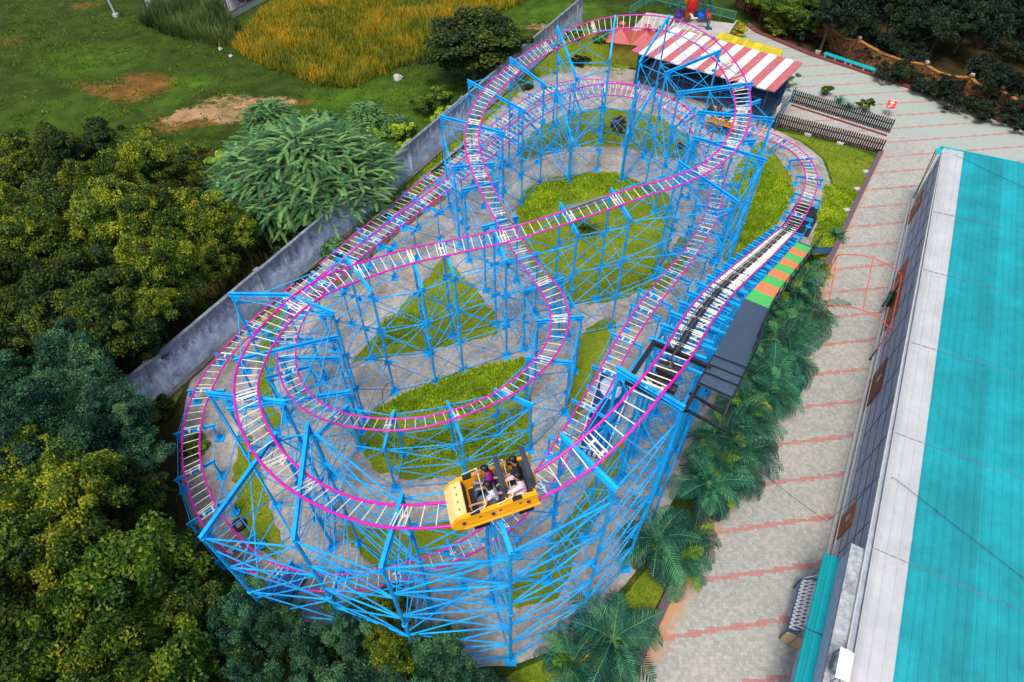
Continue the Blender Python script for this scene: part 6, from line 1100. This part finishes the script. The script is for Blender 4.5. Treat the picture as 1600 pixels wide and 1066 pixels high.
# little barred enclosure and field posts at the top left
hu=thing('barred_shed','blue grey barred shed on a concrete plinth at the top of the crop field','shed',P(366,25,0)); a,b,c_=P(361,30,0),P(351,9,0),P(418,0,0); e=b+(c_-a)
m=MB(); m.prism([(v.x,v.y) for v in (a,c_,e,b)],0,.6); m.build('plinth','palegrey',hu); m=MB()
for p,q in ((a,c_),(a,b)):
    n=int((q-p).length/.35)
    for i in range(n+1): r_=p.lerp(q,i/n); m.tube(r_+Vector((0,0,.6)),r_+Vector((0,0,2.6)),.025 if i%4 else .08,6)
    m.bar(p+Vector((0,0,2.6)),q+Vector((0,0,2.6)),.12,.12); m.bar(p+Vector((0,0,.65)),q+Vector((0,0,.65)),.10,.10)
m.build('bars','greysteel',hu); m=MB(); m.box(a.lerp(c_,.4)+Vector((-.2,1.2,1.4)),(1.2,.8,1.5)); m.build('red_cabinet','maroon',hu); m=MB(); m.prism([(v.x,v.y) for v in (a,c_,e,b)],2.66,2.76); m.build('roof','greysteel',hu)
po=thing('field_pole','slim pale blue pole on a small footing at the top left of the field','pole',P(182,26,0)); q=P(182,26,0); m=MB(); m.tube(q,q+Vector((-.4,.1,5.5)),.09,10); m.build('pole','wallwhite',po); m=MB(); m.box(q+Vector((0,0,.15)),(.5,.5,.3)); m.build('footing','palegrey',po)
po=thing('concrete_post','short thick pale post above the green maize patch at the top edge','post',P(237,10,0)); q=P(238,12,0); m=MB(); m.box(q+Vector((0,0,1.1)),(.8,.7,2.2)); m.build('shaft','wallwhite',po,bevel=.05); m=MB(); m.box(q+Vector((0,0,.1)),(1.2,1.1,.2)); m.build('footing','palegrey',po)
def rock(x,y,r,label,mt='stone'):
    bm=bmesh.new(); bmesh.ops.create_icosphere(bm,subdivisions=3,radius=r)
    for v in bm.verts: v.co*=1+.18*math.sin(v.co.x*9/r*.3+3)+.12*math.sin(v.co.y*11/r*.3+v.co.z*5); v.co.z*=.7
    me=bpy.data.meshes.new('rock'); bm.to_mesh(me); bm.free(); me.materials.append(M[mt]); o=bpy.data.objects.new('rock',me); C.objects.link(o); o.location=P(x,y,.1); tag(o,label,'rock')
rock(623,122,.45,'grey boulder in the grass between the crop field and the wall'); rock(345,77,.22,'pale stone at the lower left corner of the crop field'); rock(361,88,.2,'second pale stone just right of the crop field corner stone')
# ------------------------------------------------------------ vegetation
def leaf_quads(Pt,size,rng,up=.35,asp=1.6,nrm=None):
    n=len(Pt); d=rng.normal(size=(n,3)); d/=np.linalg.norm(d,axis=1)[:,None]; 
    N_=rng.normal(size=(n,3)); N_[:,2]=np.abs(N_[:,2])+up; 
    if nrm is not None: N_+=nrm*1.0
    N_/=np.linalg.norm(N_,axis=1)[:,None]; u=np.cross(N_,d); u/=np.linalg.norm(u,axis=1)[:,None]; v=np.cross(N_,u)
    s=(size*rng.uniform(.6,1.3,n))[:,None]; u=u*s*.5*asp; v=v*s*.5
    V=np.stack([Pt-u,Pt-u*.1+v,Pt+u,Pt-u*.1-v],1); return V
def crown_mesh(name,seed,R=2.6,Hc=2.2,zc=4.0,clumps=60,per=130,leaf=.15,mat='f_dark',spread=.75,fine=.62,up=.4):
    rng=np.random.default_rng(seed); Vs=[];Ts=[]; cents=[]
    # several leader masses give the uneven outline
    lead=[(rng.uniform(-.5,.5)*R,rng.uniform(-.5,.5)*R,zc+rng.uniform(-.35,.45)*Hc,rng.uniform(.45,.75)) for _ in range(7)]+[(0,0,zc,.8)]
    for i in range(clumps):
        lx,ly,lz,lr=lead[rng.integers(len(lead))]; d=rng.normal(size=3); d/=np.linalg.norm(d); d[2]=abs(d[2])*1.0-.25; r=lr*rng.uniform(.55,1.08)
        c=np.array([lx+d[0]*R*r,ly+d[1]*R*r,lz+d[2]*Hc*r]); cr=R*rng.uniform(.09,.22); cents.append((c,cr))
        n=int(per*rng.uniform(.6,1.4)); q=rng.normal(size=(n,3)); q/=np.linalg.norm(q,axis=1)[:,None]; q[:,2]=np.where(q[:,2]<-.3,-q[:,2],q[:,2]); rr=rng.uniform(.55,1.1,n)[:,None]
        Pt=c+q*rr*cr*np.array([1.15,1.15,.8]); V=leaf_quads(Pt,leaf,rng,up,nrm=q*.8); Vs.append(V); 
        t=rng.uniform(.18,.85)+rng.normal(0,.20,n); Ts.append(np.repeat(t,4))
    V=np.concatenate(Vs).reshape(-1,3); T_=np.concatenate(Ts); me=fast_obj(name,V,np.arange(len(V)).reshape(-1,4),mat,tint=T_,link=False); return me,cents
def trunk_mesh(name,seed,cents,zc,r=.16):
    rng=random.Random(seed); m=MB(); top=Vector((rng.uniform(-.3,.3),rng.uniform(-.3,.3),zc*.72)); m.path([(0,0,-.1),(top.x*.3,top.y*.3,zc*.3),top],[r*1.3,r,r*.7],8)
    for c,cr in cents[::5]: c=Vector(c); mid=top.lerp(c,.5)+Vector((0,0,-.15)); m.path([top*.9+Vector((0,0,0)),mid,c],[r*.5,r*.3,r*.1],5)
    me=bpy.data.meshes.new(name); me.from_pydata([tuple(v) for v in m.v],[],m.f); me.materials.append(M['bark']); return me
SPEC={}
def species(key,mat,n,**k):
    L=[]
    for i in range(n):
        me,c=crown_mesh('crown',hash(key)%1000 if False else sum(map(ord,key))*7+i,mat=mat,**k); L.append((me,trunk_mesh('trunk',i,c,k.get('zc',4.0))))
    SPEC[key]=L
species('dark','f_dark',3,clumps=150,per=230,leaf=.10,zc=3.6,Hc=2.7)
species('yel','f_yel',3,clumps=150,per=230,leaf=.10,zc=3.6,Hc=2.7)
species('teal','f_teal',2,clumps=150,per=230,leaf=.085,up=.2,zc=3.6,Hc=2.7)
species('bright','f_bright',3,clumps=140,per=210,leaf=.11,R=2.6,Hc=2.4,zc=3.0)
species('night','f_night',2,clumps=90,per=170,leaf=.15,R=2.8,Hc=2.6,zc=3.0)
species('round','f_dark',1,clumps=260,per=200,leaf=.14,R=2.8,Hc=3.0,zc=2.7)
SPEC['round'][0][0].materials[0]=foliage('foliage_round_tree',(.014,.035,.006),(.045,.085,.010),(.13,.17,.015)); 
def feather_mesh(seed,R=5.0,zc=2.2,strands=2500):
    rng=np.random.default_rng(seed); Vs=[];Ts=[]; st=[]
    for i in range(strands):
        a=rng.uniform(0,2*np.pi); r0=rng.uniform(.0,.95)**.7*R*.85; el=rng.uniform(-.1,.9); L=rng.uniform(.6,1.5)*(R/5)**.4; a2=a+rng.normal(0,.95); 
        p=np.array([np.cos(a)*r0,np.sin(a)*r0,max(.5,zc*.6+3.0*(1-(r0/R)**2)+rng.uniform(-1.3,.5))*(zc/2.2)**.5]); d=np.array([np.cos(a2),np.sin(a2),el]); d/=np.linalg.norm(d); 
        t=np.linspace(0,1,36); dr=rng.uniform(.5,1.1); pts=p+d*(L*t)[:,None]+np.array([0,0,-1])*(dr*L*.5*t**2)[:,None]; st.append(pts[[0,12,24,35]])
        tan=np.gradient(pts,axis=0); tan/=np.linalg.norm(tan,axis=1)[:,None]; side_=np.cross(tan,[0,0,1]); side_/=np.linalg.norm(side_,axis=1)[:,None]+1e-6
        tt=rng.uniform(.0,1.0)
        for s in (-1,1):
            w=(.062*np.sin(np.pi*np.clip(t*.9+.1,0,1))**.6+.03)[:,None]; tip=pts+side_*s*w+tan*w*.6-np.array([0,0,.25])*w; hw=tan*.012
            V=np.stack([pts-hw,pts+hw,tip+hw*.4,tip-hw*.4],1); Vs.append(V); Ts.append(np.full(len(V)*4,tt)+np.repeat(rng.normal(0,.1,len(V)),4)+np.repeat(t*.15,4))
    V=np.concatenate(Vs).reshape(-1,3); T_=np.concatenate(Ts); return fast_obj('crown',V,np.arange(len(V)).reshape(-1,4),'f_feather',tint=T_,link=False),st
def where(x,y): return f'{x/16:.1f}% across, {y/10.66:.1f}% down'
KN={'dark':('dark_tree','dark olive bushy tree'),'yel':('yellow_green_tree','tree with yellow green tips'),'teal':('blue_green_tree','fine leaved blue green tree'),'bright':('bright_tree','bright green bushy tree'),'night':('deep_green_tree','very dark green tree')}
def tree(key,x,y,h,s,grp,extra,i=[0]):
    i[0]+=1; rng=random.Random(i[0]*13); me,tm=SPEC[key][i[0]%len(SPEC[key])]; nm,desc=KN[key]; zc={'bright':3.0,'night':3.0}.get(key,3.6); c=P(x,y,h*.62)
    t=bpy.data.objects.new(nm,None); C.objects.link(t); t.location=(c.x,c.y,0); t.rotation_euler=(0,0,rng.uniform(0,6.28)); k=h/(zc+1.6); t.scale=(s*rng.uniform(.9,1.1),s*rng.uniform(.9,1.1),k)
    for n_,me_ in (('trunk',tm),('crown',me)): o=bpy.data.objects.new(n_,me_); C.objects.link(o); o.parent=t
    return tag(t,f'{desc} {extra}, {where(x,y)}','tree',grp)
def spread(poly,st,seed,holes=()):
    rng=random.Random(seed); xs=[p[0] for p in poly]; ys=[p[1] for p in poly]; out=[]
    for _ in range(6000):
        x=rng.uniform(min(xs),max(xs)); y=rng.uniform(min(ys),max(ys))
        if not inside(np.array([x]),np.array([float(y)]),poly)[0]: continue
        if any(((x-hx)/rx)**2+((y-hy)/ry)**2<1 for hx,hy,rx,ry in holes): continue
        k=st*(.62+.5*max(0,y)/1066)
        if all((x-a)**2+(y-b)**2>k*k for a,b in out): out.append((round(x),round(y)))
    return sorted(out,key=lambda p:p[1])
FP=[(-60,240),(30,262),(130,232),(225,215),(272,255),(300,300),(345,330),(395,345),(375,395),(320,440),(245,525),(170,600),(150,640),(200,690),(225,730),(225,800),(250,850),(285,890),(325,935),(345,1000),(360,1120),(-70,1140)]
rr=random.Random(4)
for x,y in spread(FP,66,2):
    u=float(vnoise(np.array([x+300.]),np.array([y+0.]),95,3)[0])+rr.uniform(-.12,.12)
    if 575<y<730 and x<225: key='teal' if u>.25 else 'dark'
    elif y>700 and x>130: key='bright' if u>.42 else 'yel' if u>.25 else 'dark'
    elif y>900: key='yel' if u>.6 else 'dark'
    elif x>170 and y>300: key='yel' if u>.33 else 'dark'
    else: key='dark' if u<.62 else 'yel'
    edge=not inside(np.array([x+45.]),np.array([float(y)]),FP)[0]
    h=rr.uniform(3.2,4.2) if edge else rr.uniform(4.6,6.4); tree(key,x,y,h,rr.uniform(.62,.85)*(.8 if edge else 1.0),'trees of the forest left of the boundary wall','of the left forest')
for x,y in spread([(398,965),(440,955),(500,975),(545,948),(600,970),(650,992),(700,985),(725,1040),(760,1100),(370,1120),(360,1010)],50,5):
    tree('teal' if rr.random()<.85 else 'yel',x,y,rr.uniform(3.0,4.0),rr.uniform(.34,.48),'light trees in front of the coaster','below the coaster front')
for x,y in ((150,640),(185,668),(120,625)): tree('teal',x,y,4.6,.62,'trees of the forest left of the boundary wall','over the near wall end')
for x,y in spread([(1165,-60),(1168,0),(1215,22),(1262,40),(1335,52),(1375,78),(1440,92),(1500,112),(1560,140),(1600,150),(1760,190),(1760,-80)],44,7,[(1500,92,60,22),(1310,62,26,20),(1575,70,50,16)]):
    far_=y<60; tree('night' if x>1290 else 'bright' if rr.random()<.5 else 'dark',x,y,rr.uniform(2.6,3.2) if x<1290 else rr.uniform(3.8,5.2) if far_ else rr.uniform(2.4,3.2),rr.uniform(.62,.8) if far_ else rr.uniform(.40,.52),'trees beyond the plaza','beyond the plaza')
# big round tree, feathery tree and bushes outside the wall
t=thing('round_tree','big round dark olive tree between the crop field and the boundary wall','tree',(0,0,0)); c=P(738,72,3.6); t.location=(c.x,c.y,0); t.scale=(1.55,1.35,1.18)
for n_,me_ in (('trunk',SPEC['round'][0][1]),('crown',SPEC['round'][0][0])): o=bpy.data.objects.new(n_,me_); C.objects.link(o); o.parent=t
fm,st=feather_mesh(5)
t=thing('feathery_tree','wide feathery blue green tree with drooping fronds beside the boundary wall','tree',(0,0,0)); c=P(470,245,3.6); t.location=(c.x,c.y,0); t.scale=(1.42,1.3,1.05)
o=bpy.data.objects.new('crown',fm); C.objects.link(o); o.parent=t
m=MB(); m.path([(0,0,-.1),(.1,0,1.2),(0,.1,2.4)],[.22,.17,.13],8)
for s_ in st[::3]: m.path([(0,.1,2.2),tuple(Vector(s_[0])*.6+Vector((0,0,1.4))),tuple(s_[0])],[.07,.045,.02],5); m.path([tuple(q) for q in s_],[.018,.014,.01,.006],4)
me=bpy.data.meshes.new('trunk'); me.from_pydata([tuple(v) for v in m.v],[],m.f); me.materials.append(M['bark']); o=bpy.data.objects.new('trunk',me); C.objects.link(o); o.parent=t
fm2,st2=feather_mesh(9,R=2.4,zc=1.0,strands=600)
for (x,y,s,lab) in ((570,170,.72,'small feathery bush beside the crop field and the boulder'),(620,185,.6,'smaller feathery bush between the boulder and the wall'),(500,200,1.0,'feathery shoot on the upper right of the wide feathery tree'),(420,180,1.0,'thin feathery sapling over the bare orange soil'),(515,372,.42,'sprawling wispy shrub growing against the coaster side of the wall'),(395,330,.95,'feathery bush low in the gap left of the wall')):
    t=thing('feathery_bush',lab,'bush',(0,0,0)); c=P(x,y,1.2); t.location=(c.x,c.y,0); t.scale=(s,s,s*.8); t.rotation_euler=(0,0,x); o=bpy.data.objects.new('crown',fm2); C.objects.link(o); o.parent=t
def bush(seed,R,Hh,mat,x,y,lab,name='bush',leaf=.10,per=150,clumps=26,z0=None):
    me,c=crown_mesh('foliage',seed,R=R,Hc=Hh*.55,zc=Hh*.45,clumps=clumps,per=per,leaf=leaf,mat=mat); t=thing(name,lab,'bush',(0,0,0)); p=P(x,y,Hh*.4); t.location=(p.x,p.y,0)
    o=bpy.data.objects.new('foliage',me); C.objects.link(o); o.parent=t; m=MB()
    for cc,_ in c[::4]: m.path([(0,0,0),tuple(np.array(cc)*.55),tuple(cc)],[.03,.02,.01],4)
    m2=bpy.data.meshes.new('stems'); m2.from_pydata([tuple(v) for v in m.v],[],m.f); m2.materials.append(M['bark']); o=bpy.data.objects.new('stems',m2); C.objects.link(o); o.parent=t
for i,a in enumerate([(1.5,1.6,'f_bright',655,165,'leafy green bush against the wall, right of the feathery bushes'),(1.3,1.3,'f_cover',625,205,'low light green bush against the outside of the wall'),(1.3,1.4,'f_bright',690,150,'green bush at the foot of the big round tree'),(1.2,1.2,'f_bright',790,115,'green bush squeezed between the round tree and the wall'),(1.2,1.0,'f_cover',580,215,'low shrub right of the wide feathery tree'),(1.0,1.2,'f_yel',300,235,'yellow green scrub above the left forest'),(1.4,1.0,'f_cover',345,250,'bright scrub left of the feathery tree'),
 (.75,1.4,'f_rust',967,196,'round rust coloured shrub on the lawn inside the back turn'),(.35,.4,'f_rust',1062,228,'tiny rust coloured shrub under the back turn'),(1.1,1.2,'f_gold',1152,48,'bright golden shrub at the corner of the ride court'),(.6,1.0,'f_bright',1292,143,'small shrub behind the black picket fence, farther one'),(.7,1.1,'f_bright',1352,165,'small shrub behind the black picket fence, nearer the red sign'),(.9,1.2,'f_teal',1235,130,'leafy plants at the right end of the striped canopy'),(.9,.8,'f_night',905,95,'dark bush on the lawn inside the wall near the kiosk'),(.8,.7,'f_bright',935,62,'green bush left of the mossy kiosk wall'),(1.0,1.0,'f_bright',900,55,'leafy bush beside the wall near the kiosk'),(.7,.6,'f_dark',825,135,'small dark bush inside the wall below the high turn'),
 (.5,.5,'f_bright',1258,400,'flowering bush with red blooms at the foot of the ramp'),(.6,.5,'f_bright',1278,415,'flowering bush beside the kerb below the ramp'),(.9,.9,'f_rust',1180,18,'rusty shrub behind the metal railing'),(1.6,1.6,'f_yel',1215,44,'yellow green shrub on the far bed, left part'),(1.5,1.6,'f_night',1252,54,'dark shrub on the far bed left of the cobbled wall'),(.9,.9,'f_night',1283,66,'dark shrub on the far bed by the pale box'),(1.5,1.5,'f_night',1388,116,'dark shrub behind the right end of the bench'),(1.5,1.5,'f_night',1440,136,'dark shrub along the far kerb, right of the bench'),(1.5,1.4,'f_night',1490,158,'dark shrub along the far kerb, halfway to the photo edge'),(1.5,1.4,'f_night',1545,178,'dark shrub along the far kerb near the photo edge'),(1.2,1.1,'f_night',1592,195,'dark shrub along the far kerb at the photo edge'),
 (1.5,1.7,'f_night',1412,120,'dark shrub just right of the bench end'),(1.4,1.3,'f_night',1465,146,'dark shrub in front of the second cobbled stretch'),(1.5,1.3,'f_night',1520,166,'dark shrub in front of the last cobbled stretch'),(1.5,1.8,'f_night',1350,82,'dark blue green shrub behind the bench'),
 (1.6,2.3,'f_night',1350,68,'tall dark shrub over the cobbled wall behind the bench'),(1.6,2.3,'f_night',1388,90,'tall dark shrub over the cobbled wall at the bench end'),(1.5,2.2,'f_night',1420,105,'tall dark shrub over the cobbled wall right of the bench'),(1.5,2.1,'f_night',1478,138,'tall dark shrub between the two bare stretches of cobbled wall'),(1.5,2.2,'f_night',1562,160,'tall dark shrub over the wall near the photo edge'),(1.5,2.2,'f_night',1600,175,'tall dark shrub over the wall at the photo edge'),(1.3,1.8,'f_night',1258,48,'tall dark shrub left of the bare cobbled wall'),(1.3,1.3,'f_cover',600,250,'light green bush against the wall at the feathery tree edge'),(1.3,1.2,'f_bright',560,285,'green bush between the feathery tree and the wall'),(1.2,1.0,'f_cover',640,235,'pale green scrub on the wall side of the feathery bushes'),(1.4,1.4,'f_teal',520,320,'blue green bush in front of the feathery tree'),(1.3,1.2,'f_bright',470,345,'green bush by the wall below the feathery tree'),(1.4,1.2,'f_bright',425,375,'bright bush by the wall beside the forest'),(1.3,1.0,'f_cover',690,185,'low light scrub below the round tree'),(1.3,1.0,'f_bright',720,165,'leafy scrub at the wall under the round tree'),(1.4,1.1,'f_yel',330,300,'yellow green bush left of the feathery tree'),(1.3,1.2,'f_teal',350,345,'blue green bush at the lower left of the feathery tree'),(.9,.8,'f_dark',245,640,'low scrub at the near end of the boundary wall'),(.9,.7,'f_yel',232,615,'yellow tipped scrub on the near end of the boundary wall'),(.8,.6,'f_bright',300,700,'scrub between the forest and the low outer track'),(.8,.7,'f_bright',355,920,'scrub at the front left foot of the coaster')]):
    bush(100+i,a[0],a[1],a[2],a[3],a[4],a[5])
m=MB()
for (x,y) in [(1262,396),(1283,404),(1290,410),(1275,400),(397,447),(420,447),(403,443),(528,363),(536,368)]: q=P(x,y,.75); m.box(q,(.10,.10,.08),Matrix.Rotation(x,3,'Z'))
tag(m.build('red_blossom','redpaint'),'scattered red blossoms on the small shrubs by the ramp and the wall','blossom',None,'stuff')
# strappy plant under the high straight
def strap(x,y,n,L,mat,lab,w=.05,name='strappy_plant'):
    rng=np.random.default_rng(int(x)); V=[];T_=[]; 
    for i in range(n):
        a=rng.uniform(0,6.28); el=rng.uniform(.5,1.3); l=L*rng.uniform(.7,1.1); p=np.zeros(3); d=np.array([np.cos(a)*np.cos(el),np.sin(a)*np.cos(el),np.sin(el)]); s=np.array([-np.sin(a),np.cos(a),0]); pts=[]
        for k in range(7): pts.append(p.copy()); p=p+d*l/6; d[2]-=.22; d/=np.linalg.norm(d)
        for k in range(6): w0,w1=w*(1-k/6.2),w*(1-(k+1)/6.2); V.append([pts[k]-s*w0,pts[k]+s*w0,pts[k+1]+s*w1,pts[k+1]-s*w1]); T_+= [rng.uniform(.3,.9)]*4
    t=thing(name,lab,'plant',(0,0,0)); c=P(x,y,0); t.location=(c.x,c.y,.05); o=fast_obj('foliage',np.array(V).reshape(-1,3),np.arange(len(V)*4).reshape(-1,4),mat,tint=T_); o.parent=t
strap(915,362,150,1.5,'f_palmy','strappy yellow green lily clump on the lawn under the high straight track')
strap(1306,372,40,.9,'f_teal','blue green broad leaved plant beside the mauve kerb above the ramp',.12)
for x,y,l in ((1325,170,'left'),(1310,160,'far')): strap(x,y,60,.9,'f_palm',f'small palm seedling behind the black fence, {l} one of two',.04)
# palms
def palm_mesh(seed,n=16,L=1.75,base=.0,mat='f_palm'):
    rng=np.random.default_rng(seed); Vs=[];Ts=[]
    for i in range(n):
        a=i*2.4+rng.normal(0,.2); el=1.15-1.0*(i/n)+rng.normal(0,.10); l=L*rng.uniform(.8,1.1); K=24; d=np.array([np.cos(a)*np.cos(el),np.sin(a)*np.cos(el),np.sin(el)]); p=np.array([0,0,base]); pts=[]
        for k in range(K): pts.append(p.copy()); p=p+d*l/K; d[2]-=.074; d/=np.linalg.norm(d)
        pts=np.array(pts); tan=np.gradient(pts,axis=0); tan/=np.linalg.norm(tan,axis=1)[:,None]; s=np.cross(tan,[0,0,1.]); s/=np.linalg.norm(s,axis=1)[:,None]; up_=np.cross(s,tan); t=np.linspace(0,1,K); tt=rng.uniform(.1,.9)
        hw=s*.014; V=np.stack([pts[:-1]-hw[:-1],pts[:-1]+hw[:-1],pts[1:]+hw[1:],pts[1:]-hw[1:]],1); Vs.append(V); Ts.append(np.full(len(V)*4,.95))
        for sd in (-1,1):
            ll=(.46*np.sin(np.pi*np.clip(t*.86+.12,0,1))**.7)[:,None]*rng.uniform(.85,1.1,(K,1)); dirn=s*sd*.80+tan*.62+up_*rng.uniform(-.1,.35,(K,1)); dirn/=np.linalg.norm(dirn,axis=1)[:,None]
            b0=pts[4:]; mid=b0+dirn[4:]*ll[4:]*.55+np.array([0,0,.01]); tip=b0+dirn[4:]*ll[4:]-np.array([0,0,1.])*ll[4:]*.30; w_=tan[4:]*.024
            Vs.append(np.stack([b0-w_*.6,b0+w_*.6,mid+w_,mid-w_],1)); Vs.append(np.stack([mid-w_,mid+w_,tip+w_*.2,tip-w_*.2],1)); q=np.repeat(tt+rng.normal(0,.09,len(b0)),4); Ts+=[q,q]
    V=np.concatenate(Vs).reshape(-1,3); return fast_obj('fronds',V,np.arange(len(V)).reshape(-1,4),mat,tint=np.concatenate(Ts),link=False)
PM=[palm_mesh(i,19+i%3) for i in range(4)]; PY=[palm_mesh(20,5,1.5,mat='f_palmy')]
m=MB(); m.path([(0,0,-.1),(.02,0,.5),(0,.02,1.05)],[.09,.075,.06],8); TM=bpy.data.meshes.new('trunk'); TM.from_pydata([tuple(v) for v in m.v],[],m.f); TM.materials.append(M['bark'])
PALMS=[(1190,572,2.0,1.1),(1208,602,2.0,1.0),(1172,612,2.1,1.1),(1140,700,2.1,1.1),(1115,725,2.1,1.1),(1222,520,2.0,1.1),(1246,482,2.0,1.1),(1262,428,1.6,1.0),(1243,455,1.9,1.1),(1268,478,2.1,1.1),(1232,492,2.0,1.0),(1252,512,1.9,1.0),(1210,520,2.0,1.0),(1232,545,2.0,1.05),(1195,552,2.1,1.05),(1215,580,2.0,1.1),(1178,590,2.1,1.1),(1195,618,1.9,1.0),(1160,635,2.1,1.1),(1182,655,1.9,1.0),(1145,672,2.1,1.1),(1160,700,2.0,1.05),(1120,705,2.0,1.1),(1105,742,2.1,1.1),(1128,762,1.9,.9),(1040,838,2.0,1.15),(1062,868,2.0,1.1),(965,985,1.9,1.15),(905,1035,1.9,1.15),(940,1055,1.7,1.0),(1222,470,1.8,.9),(1150,735,1.8,.9),(1078,822,1.7,.9)]
for i,(x,y,h,s) in enumerate(PALMS):
    s*=.97*(.78,1.12,.95,1.2,.85,1.05)[i%6]; h*=(1,.9,1.12,1.0,.85)[i%5]
    t=bpy.data.objects.new('palm',None); C.objects.link(t); c=P(x,y,h); t.location=(c.x,c.y,0); t.rotation_euler=(math.sin(i*2.3)*.16,math.cos(i*3.1)*.16,i*1.7)
    tag(t,f'feathery garden palm between coaster and path, {where(x,y)}','palm','palms along the kerb')
    k=h-.55
    for n_,me_,z,sc_ in (('trunk',TM,0,(1,1,max(.3,k))),('fronds',PM[i%4],k*1.0,(s,s,s)),('young_fronds',PY[0],k,(s,s,s))):
        if n_=='young_fronds' and i%2: continue
        o=bpy.data.objects.new(n_,me_); C.objects.link(o); o.parent=t; o.location=(0,0,z); o.scale=sc_
# field crops and rough grass
rng=np.random.default_rng(11)
CROP=px([(362,75),(400,100),(470,124),(520,139),(550,139),(592,119),(660,94),(700,55),(780,22),(830,0),(880,-60),(430,-80),(432,5),(395,38)])
x,y=pts_in(CROP,16,rng); nn=vnoise(x,y,3.5,2)*.6+vnoise(x,y,1.1,3)*.4; tag(blades('crop',x,y,.75*(.6+nn*.7),.085,'f_crop',rng,lean=.9,z0=0,tint=nn,per=7),'ripening golden crop field at the top of the photo','crop field',None,'stuff')
MZ=px([(225,42),(232,22),(258,5),(300,5),(350,22),(373,50),(366,76),(330,70),(278,60)]); x,y=pts_in(MZ,12,rng); nn=vnoise(x,y,1.5,4); tag(blades('maize',x,y,1.5,.11,'f_maize',rng,lean=.7,z0=0,tint=nn,per=8),'green maize patch left of the golden crop','maize',None,'stuff')
RG=px([(0,-40),(430,-40),(362,75),(520,140),(590,120),(900,0),(905,3),(640,222),(500,341),(300,260),(0,240)]); x,y=pts_in(RG,7,rng); nn=vnoise(x,y,2.5,6)*.6+vnoise(x,y,.8,8)*.4; k=nn>.46; tag(blades('rough_grass',x[k],y[k],.14,.09,'f_lawn',rng,lean=1.0,z0=0,tint=nn[k]*.35,per=4),'rough grass and weeds of the open field at the top left','grass',None,'stuff')
SC_=px([(0,240),(300,250),(500,341),(170,632),(0,640)])+[]; x,y=pts_in(px([(-100,235),(320,245),(505,335),(165,640),(240,700),(280,800),(380,930),(640,1060),(-150,1200)]),5,rng); nn=vnoise(x,y,2,16); k=nn>.3; tag(blades('undergrowth',x[k],y[k],.5,.12,'f_yel',rng,lean=.9,z0=0,tint=nn[k]*.8,per=5),'tangled undergrowth below the trees of the left forest','undergrowth',None,'stuff')
VG=px([(560,335),(640,225),(735,190),(745,197),(690,245),(575,345),(330,560),(318,566),(500,408)]); 
x,y=pts_in(px([(320,566),(500,404),(584,329),(650,257),(728,198),(742,204),(660,275),(590,342),(508,415),(335,570)]),60,rng); nn=vnoise(x,y,1.2,26); k=nn>.35; tag(blades('wall_weeds',x[k],y[k],.16,.08,'f_cover',rng,lean=1,z0=0,tint=nn[k],per=4),'weeds along the coaster side foot of the boundary wall','weeds',None,'stuff')
